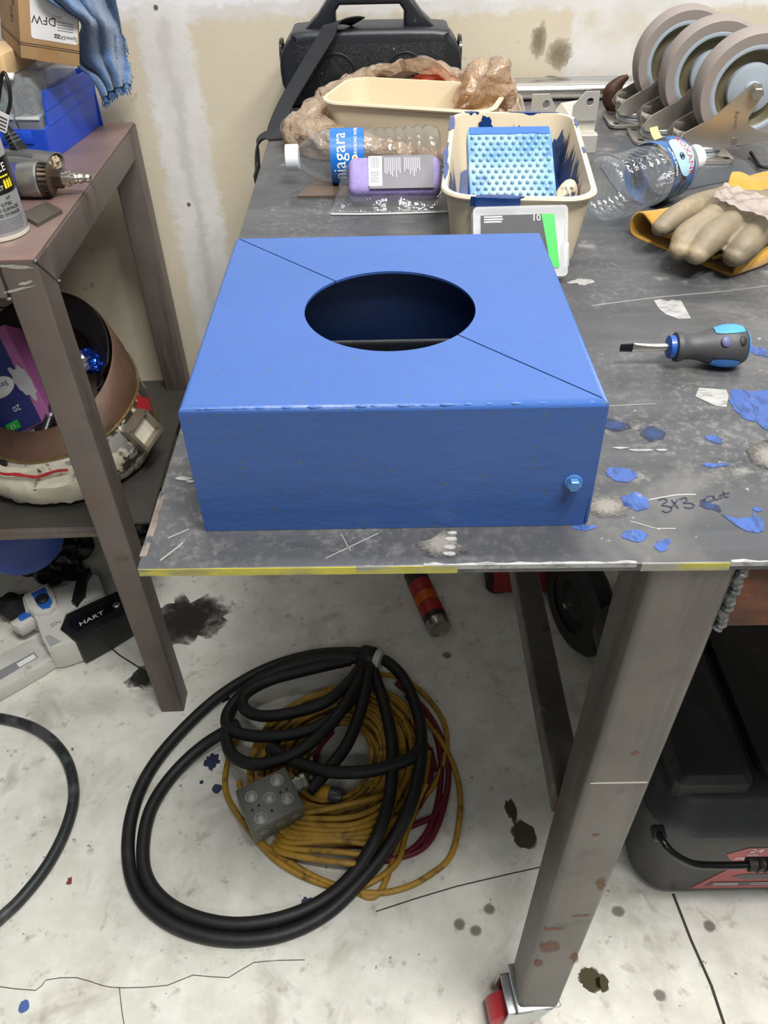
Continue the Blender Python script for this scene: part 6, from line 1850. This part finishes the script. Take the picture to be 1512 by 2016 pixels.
for j in range(6):
    f = j / 5
    r_, z_ = .1745 - .022 * abs(f - .55) * 1.6, .412 + .100 * f
    fl_.append([V(cxs + (r_ + .004 * nz((i * .5, f * 4, 1))) * math.cos(a), cys + (r_ * .97 + .004 * nz((i * .5, f * 4, 1))) * math.sin(a), z_ + .018 * f * math.sin(a) + .006 * nz((i * .45, f * 2, 5))) for i, a in enumerate([-2.5 + 1.55 * q_ / 30 for q_ in range(31)])])
B().loft(fl_, (False, False), closed=False).obj('flaking_paint', white_chip, sd_, world=True, smooth=30)
red_p = M('red_paint_line', '#a8242c', 0.5)
B().tube([V(cxs + .172 * math.cos(a), cys + .168 * math.sin(a), .509 + .02 * math.sin(a) + 0.008 * nz((a * 5, 0, 1))) for a in [-2.4 + 1.2 * q_ / 12 for q_ in range(13)]], lambda t: 0.0022 + 0.0030 * abs(nz((t * 9, 1, 1))), 6, 3).obj('red_line', red_p, sd_, world=True)
fm_ = axis_m(Vector((cxs + .163, cys - .055, .495)), V(0.82, -0.5, 0.25), 0.35)
fq = B()
for dx, dy, a, c_ in ((0, .024, .026, .003), (0, -.024, .026, .003), (.024, 0, .003, .026), (-.024, 0, .003, .026)):
    fq.box((dx, dy, 0.0), (2 * a, 2 * c_, 0.022))
fq.xf(fm_).obj('square_port', M('bare_port_frame', '#9a9080', 0.4, 0.7, 0.2, 40), sd_, world=True, smooth=20)
B().box((0, 0, -0.006), (0.044, 0.044, 0.004)).xf(fm_).obj('port_infill', white_chip, sd_, world=True)
# contents of the vessel
mk1 = Matrix.Translation((-0.628, 1.090, 0.512)) @ Matrix.Rotation(-0.05, 4, 'Z') @ Matrix.Rotation(-0.62, 4, 'X') @ Matrix.Rotation(-0.45, 4, 'Y')
cb = thing('bin_liner_carton', 'pink and navy carton of bin liners standing in the scrap vessel', 'carton', m=mk1)
pnk = M('pink_carton', '#b0669f', 0.45, 0, 0.05, 12)
navy = M('navy_carton', '#27316f', 0.45, 0, 0.08, 10)
B().box((0, 0, 0.07), (0.13, 0.055, 0.17), None, 0.001).obj('carton', pnk, cb, smooth=20)
fp_ = B().box((0.004, -0.0278, 0.07), (0.088, 0.0006, 0.168)).obj('navy_panel', navy, cb, smooth=0)
B().prism([(0.026 * math.cos(a), 0.017 * math.sin(a)) for a in [2 * PI * i / 28 for i in range(28)]], 0, 0.0004, Matrix.Translation((0.010, -0.0284, 0.066)) @ XZ).obj('white_oval', white_ink, fp_, smooth=0)
FT = lambda s_t, sz_, x, z, rot=0.0: text(s_t, sz_, 0.0002, 'CENTER').xf(Matrix.Translation((x, -0.0292, z)) @ XZ @ Matrix.Rotation(rot, 4, 'Z'))
FT('Strong', 0.0125, 0.010, 0.068, PI).obj('lettering', navy, fp_, smooth=0)
FT('20', 0.014, 0.020, 0.024, PI).obj('lettering', white_ink, fp_, smooth=0)
B().box((0.000, -0.0284, 0.000), (0.024, 0.0004, 0.014)).obj('green_flash', M('green_print', '#2fae45', 0.5), fp_, smooth=0)
FT('13', 0.010, 0.0, 0.0, PI).obj('lettering', white_ink, fp_, smooth=0)
for x_, z_, s1, s2, sd0 in ((0.0, 0.125, .035, .020, 2.0), (0.052, 0.055, .012, .034, 5.0)):
    B().prism(blob(x_, z_, s1, s2, 0.2, sd0, 26, 0.35), 0, 0.0006, Matrix.Translation((0, -0.0290, 0)) @ XZ).obj('torn_white_patch', M('torn_paper', '#b9b8ba', 0.7, 0, 0.1, 40), cb, smooth=0)
rod = B().cyl((-0.5776, 1.0300, 0.5113), (-0.5668, 1.1000, 0.5446), 0.0085)
rod.ball((-0.5712, 1.0850, 0.5342), 0.0135, (1, 1, 1), None, 3)
tag(rod.obj('steel_rod', M('dull_steel_rod', '#77777a', 0.32, 0.9)), 'dull steel rod with a ball joint in the scrap vessel', 'rod')
pap = B().grid(lambda u, v_: V(-0.69 + 0.09 * u, 1.045 + 0.05 * v_, 0.505 + 0.02 * v_ + 0.012 * nz((u * 4, v_ * 3, 2))), 14, 10)
tag(pap.obj('crumpled_paper', M('white_paper', '#c9c9cc', 0.7, 0, 0.05, 30, layers=(('#5a5c70', 40, 0.62, 0.66),)), smooth=40), 'crumpled white paper under the pink carton', 'paper')
chp = B().ball((0, 0, 0), 0.045, (1.1, 0.8, 0.55), sub=4)
chp.warp(lambda p: p + p.normalized() * crease(p, 38, 0.012) + V(-0.535, 1.175, 0.585))
tag(chp.obj('foil_snack_bag', M('silver_blue_foil', '#b9bcc2', 0.2, 0.8, 0.1, 20, layers=(('#1f46b8', 14, 0.5, 0.52), ('#16171a', 22, 0.6, 0.62))), smooth=25), 'crumpled silver and blue foil bag in the back of the vessel', 'foil bag')
blk = B().grid(lambda u, v_: V(cxs + (.119 - .03 * v_) * math.cos(-0.1 + 2.6 * u), cys + (.115 - .03 * v_) * math.sin(-0.1 + 2.6 * u), .607 + .062 * math.sin(-0.1 + 2.6 * u) + .006 * math.sin(u * PI) - .045 * v_ + .004 * nz((u * 5, v_ * 4, 3))), 40, 10)
bo_ = blk.obj('black_liner', M('black_liner_film', '#141314', 0.4, 0, 0.2, 20), smooth=70)
tag(bo_, 'black liner folded over the back rim of the scrap vessel', 'liner')
q_ = bo_.modifiers.new('film', 'SOLIDIFY')
q_.thickness = 0.002
# wire basket behind the near leg
wbk = thing('wire_basket', 'black wire basket standing at the back of the shelf by the frame edge', 'basket', (-0.80, 1.372, 0.4005))
wire = M('black_wire', '#15140f', 0.5)
gw = B()
for i in range(9):
    x_ = -0.08 + i * 0.02
    gw.tube([(x_, -0.06, 0.0), (x_, -0.07, 0.26)], 0.0016, 6, 1)
for i in range(9):
    z_ = 0.002 + i * 0.032
    gw.tube([(-0.08, -0.06 - 0.01 * z_ / 0.26, z_), (0.08, -0.06 - 0.01 * z_ / 0.26, z_), (0.08, 0.06, z_), (-0.08, 0.06, z_)], 0.0016, 6, 1, True)
gw.obj('wire_mesh', wire, wbk)
# ---------------------------------------------------------------- floor clutter under the shelf
def lumpy(name, label, cat, c, r, s, mat, cs, ca, sub=5):
    b_ = B().ball((0, 0, 0), r, s, sub=sub)

    def f(p):
        q_ = p + p.normalized() * (crease(p + Vector(c), cs, ca) + ca * 0.8 * nz(p, 14, c[0] * 9)) + Vector(c)
        q_.z = max(0.001, q_.z)
        return q_
    b_.warp(f)
    return tag(b_.obj(name, mat, smooth=40), label, cat)


film_b = M('black_bin_bag_film', '#0f0f10', 0.3, 0, 0.2, 20, spec=0.5)
lumpy('black_bin_bag', 'crumpled black bin bag on the floor below the shelf', 'bin bag', (-0.755, 1.235, 0.085), 0.095, (1.0, 0.85, 0.85), film_b, 18, 0.02)
lumpy('black_bin_bag', 'dark bin bag slumped behind the white power tool, nearest the table leg', 'bin bag', (-0.565, 1.295, 0.10), 0.095, (0.95, 0.7, 1.0), film_b, 16, 0.02)
bk2 = thing('blue_bucket', 'blue plastic bucket lying on its side at the left frame edge', 'bucket', (-0.690, 1.045, 0.20))
bm_ = axis_m((0, 0, 0.085), V(0.45, -0.8, 0.25))
B().lathe([(0.0, 0.006), (0.055, 0.004), (0.072, -0.002), (0.078, -0.012), (0.083, -0.12), (0.085, -0.13), (0.088, -0.13), (0.088, -0.14), (0.083, -0.14), (0.074, -0.014), (0, -0.01)], 56, bm_, (False, False)).obj('bucket_shell', M('deep_blue_bucket', '#1f3f8c', 0.35), bk2)
bc_ = B().box((0, 0, 0), (0.16, 0.10, 0.13), Matrix.Rotation(0.35, 4, 'Z'), 0.002)
bco = bc_.obj('rusty_tin_box', M('rust_brown_tin', '#5e3a28', 0.6, 0.3, 0.2, 12))
bco.location = (-0.58, 1.28, 0.262)
tag(bco, 'rust brown tin box in the dark under the shelf', 'box')
# ---------------------------------------------------------------- white cordless power tool lying on the floor
pw = thing('cordless_power_tool', 'white, blue and black cordless pruning tool lying on the concrete', 'power tool', (-0.65, 1.06, 0))


def slab(name, pts, z0, z1_, mat, parent=pw, bev=0.003):
    return B().prism([(p[0], p[1]) for p in pts], z0, z1_, None, bev).obj(name, mat, parent, world=True, smooth=35)


wtool = M('dirty_white_tool_plastic', '#cfcdc4', 0.42, 0, 0.05, 12, layers=(('#a9a69b', 25, 0.6, 0.72),))
slab('guide_bar_cover', [(-0.8028, 0.8512, 0.0350), (-0.8357, 0.9343, 0.0350), (-0.7905, 0.9760, 0.0350), (-0.7393, 1.0167, 0.0350), (-0.7131, 0.9977, 0.0350), (-0.6793, 0.9892, 0.0350), (-0.6459, 1.0094, 0.0350), (-0.6415, 1.0014, 0.0350), (-0.7138, 0.9319, 0.0350), (-0.7596, 0.8920, 0.0350)], 0.003, 0.035, wtool)
slab('label_strip', [(-0.7962, 0.9110, 0.0360), (-0.7755, 0.9361, 0.0360), (-0.7226, 0.9802, 0.0360), (-0.7096, 0.9660, 0.0360), (-0.7669, 0.9128, 0.0360), (-0.7889, 0.8918, 0.0360)], 0.0348, 0.0356, M('grey_label_strip', '#8c8d8e', 0.4), pw, 0)
slab('label_bar', [(-0.7480, 0.9509, 0.0370), (-0.7213, 0.9743, 0.0370), (-0.7132, 0.9653, 0.0370), (-0.7389, 0.9420, 0.0370)], 0.0354, 0.0362, white_ink, pw, 0)
slab('motor_housing', [(-0.7746, 1.0934, 0.0750), (-0.7721, 1.1048, 0.0750), (-0.7349, 1.1362, 0.0750), (-0.7166, 1.1195, 0.0750), (-0.6935, 1.1293, 0.0750), (-0.6459, 1.1611, 0.0750), (-0.6317, 1.1578, 0.0750), (-0.6087, 1.1127, 0.0750), (-0.6078, 1.1011, 0.0750), (-0.6358, 1.0790, 0.0750), (-0.6671, 1.0491, 0.0750), (-0.6652, 1.0087, 0.0750), (-0.6290, 0.9768, 0.0750), (-0.6609, 0.9622, 0.0750), (-0.6783, 0.9601, 0.0750), (-0.6951, 0.9807, 0.0750), (-0.7231, 1.0286, 0.0750), (-0.7398, 1.0534, 0.0750), (-0.7565, 1.0593, 0.0750)], 0.004, 0.075, wtool, pw, 0.006)
hs_ = slab('knob_housing', [(-0.7660, 1.0872, 0.0880), (-0.7281, 1.1209, 0.0880), (-0.7025, 1.0943, 0.0880), (-0.6864, 1.0629, 0.0880), (-0.6962, 1.0412, 0.0880), (-0.7225, 1.0390, 0.0880), (-0.7429, 1.0504, 0.0880)], 0.06, 0.088, wtool, pw, 0.005)
slab('blue_panel', [(-0.7488, 1.0911, 0.0895), (-0.7256, 1.1078, 0.0895), (-0.7096, 1.0845, 0.0895), (-0.6967, 1.0674, 0.0895), (-0.6967, 1.0508, 0.0895), (-0.7101, 1.0470, 0.0895), (-0.7237, 1.0569, 0.0895)], 0.0878, 0.090, M('tool_blue_plastic', '#2a63b8', 0.4), pw, 0.0005)
kp = Vector((-0.7194, 1.0730, 0.0900))
B().lathe([(0.013, 0), (0.013, 0.004), (0.009, 0.007), (0.003, 0.0075), (0, 0.0075)], 28, Matrix.Translation((kp.x, kp.y, 0.0895)), (True, False)).obj('oil_cap', black_pl, pw, world=True)
slab('trigger_handle', [(-0.7863, 1.0399, 0.0600), (-0.7664, 1.0615, 0.0600), (-0.7500, 1.0694, 0.0600), (-0.7371, 1.0498, 0.0600), (-0.7522, 1.0325, 0.0600), (-0.7620, 1.0246, 0.0600), (-0.7766, 1.0303, 0.0600)], 0.03, 0.06, wtool, pw, 0.004)
slab('blue_trigger', [(-0.7708, 1.0516, 0.0620), (-0.7540, 1.0706, 0.0620), (-0.7448, 1.0620, 0.0620), (-0.7462, 1.0538, 0.0620), (-0.7606, 1.0404, 0.0620), (-0.7668, 1.0433, 0.0620)], 0.058, 0.0645, MATS['tool_blue_plastic'], pw, 0.001)
slab('chain_cover', [(-0.6656, 1.0437, 0.0780), (-0.6214, 1.0760, 0.0780), (-0.5762, 1.1063, 0.0780), (-0.5526, 1.0801, 0.0780), (-0.5395, 1.0437, 0.0780), (-0.5811, 1.0045, 0.0780), (-0.6216, 0.9717, 0.0780), (-0.6658, 1.0036, 0.0780)], 0.004, 0.078, M('matte_black_cover', '#18191b', 0.45), pw, 0.005)
slab('cover_panel', [(-0.6537, 1.0367, 0.0795), (-0.6119, 1.0660, 0.0795), (-0.5792, 1.0864, 0.0795), (-0.5611, 1.0566, 0.0795), (-0.6046, 1.0169, 0.0795), (-0.6246, 0.9937, 0.0795), (-0.6490, 1.0073, 0.0795)], 0.0778, 0.0800, M('gloss_black_panel', '#0e0f11', 0.3), pw, 0.0005)
nt = Vector((-0.5648, 1.0614, 0.0820))
B().lathe([(0.0075, 0), (0.0075, 0.004), (0.005, 0.0055), (0, 0.0055)], 8, Matrix.Translation((nt.x, nt.y, 0.079)), (True, False)).obj('cover_nut', zinc, pw, world=True, smooth=20)
slab('folded_bracket', [(-0.6601, 1.0706, 0.0850), (-0.6695, 1.1461, 0.0850), (-0.6500, 1.1699, 0.0850), (-0.6422, 1.1575, 0.0850), (-0.6464, 1.1336, 0.0850), (-0.6382, 1.0899, 0.0850), (-0.6500, 1.0648, 0.0850)], 0.07, 0.086, black_pl, pw, 0.002)
q0, q1 = Vector((-0.6281, 1.0108, 0.0810)), Vector((-0.5969, 1.0356, 0.0810))
an = math.atan2(q1.y - q0.y, q1.x - q0.x)
text('HART', 0.0155, 0.0003, sx=1.3, shear=0.1).xf(Matrix.Translation((q0.x, q0.y, 0.0803)) @ Matrix.Rotation(an, 4, 'Z')).obj('lettering', white_ink, pw, world=True, smooth=0)
q0 = Vector((-0.6885, 1.0128, 0.0770))
text('20v', 0.0145, 0.0003, sx=1.1).xf(Matrix.Translation((q0.x, q0.y, 0.0754)) @ Matrix.Rotation(an, 4, 'Z')).obj('lettering', grey_ink, pw, world=True, smooth=0)
slab('vent_panel', [(-0.6906, 0.9872, 0.0765), (-0.6816, 0.9908, 0.0765), (-0.6535, 0.9723, 0.0765), (-0.6722, 0.9613, 0.0765), (-0.6787, 0.9690, 0.0765)], 0.0748, 0.0758, M('grey_vent_panel', '#a9abac', 0.4), pw, 0)
sc2 = lumpy('dark_rag', 'black rag dropped beside the white power tool, at the frame edge', 'rag', (-0.790, 1.10, 0.04), 0.05, (1.1, 0.7, 0.6), M('black_rag', '#141416', 0.8, 0, 0.3, 40, layers=(('#6d6d70', 40, 0.66, 0.7),)), 26, 0.012, 4)
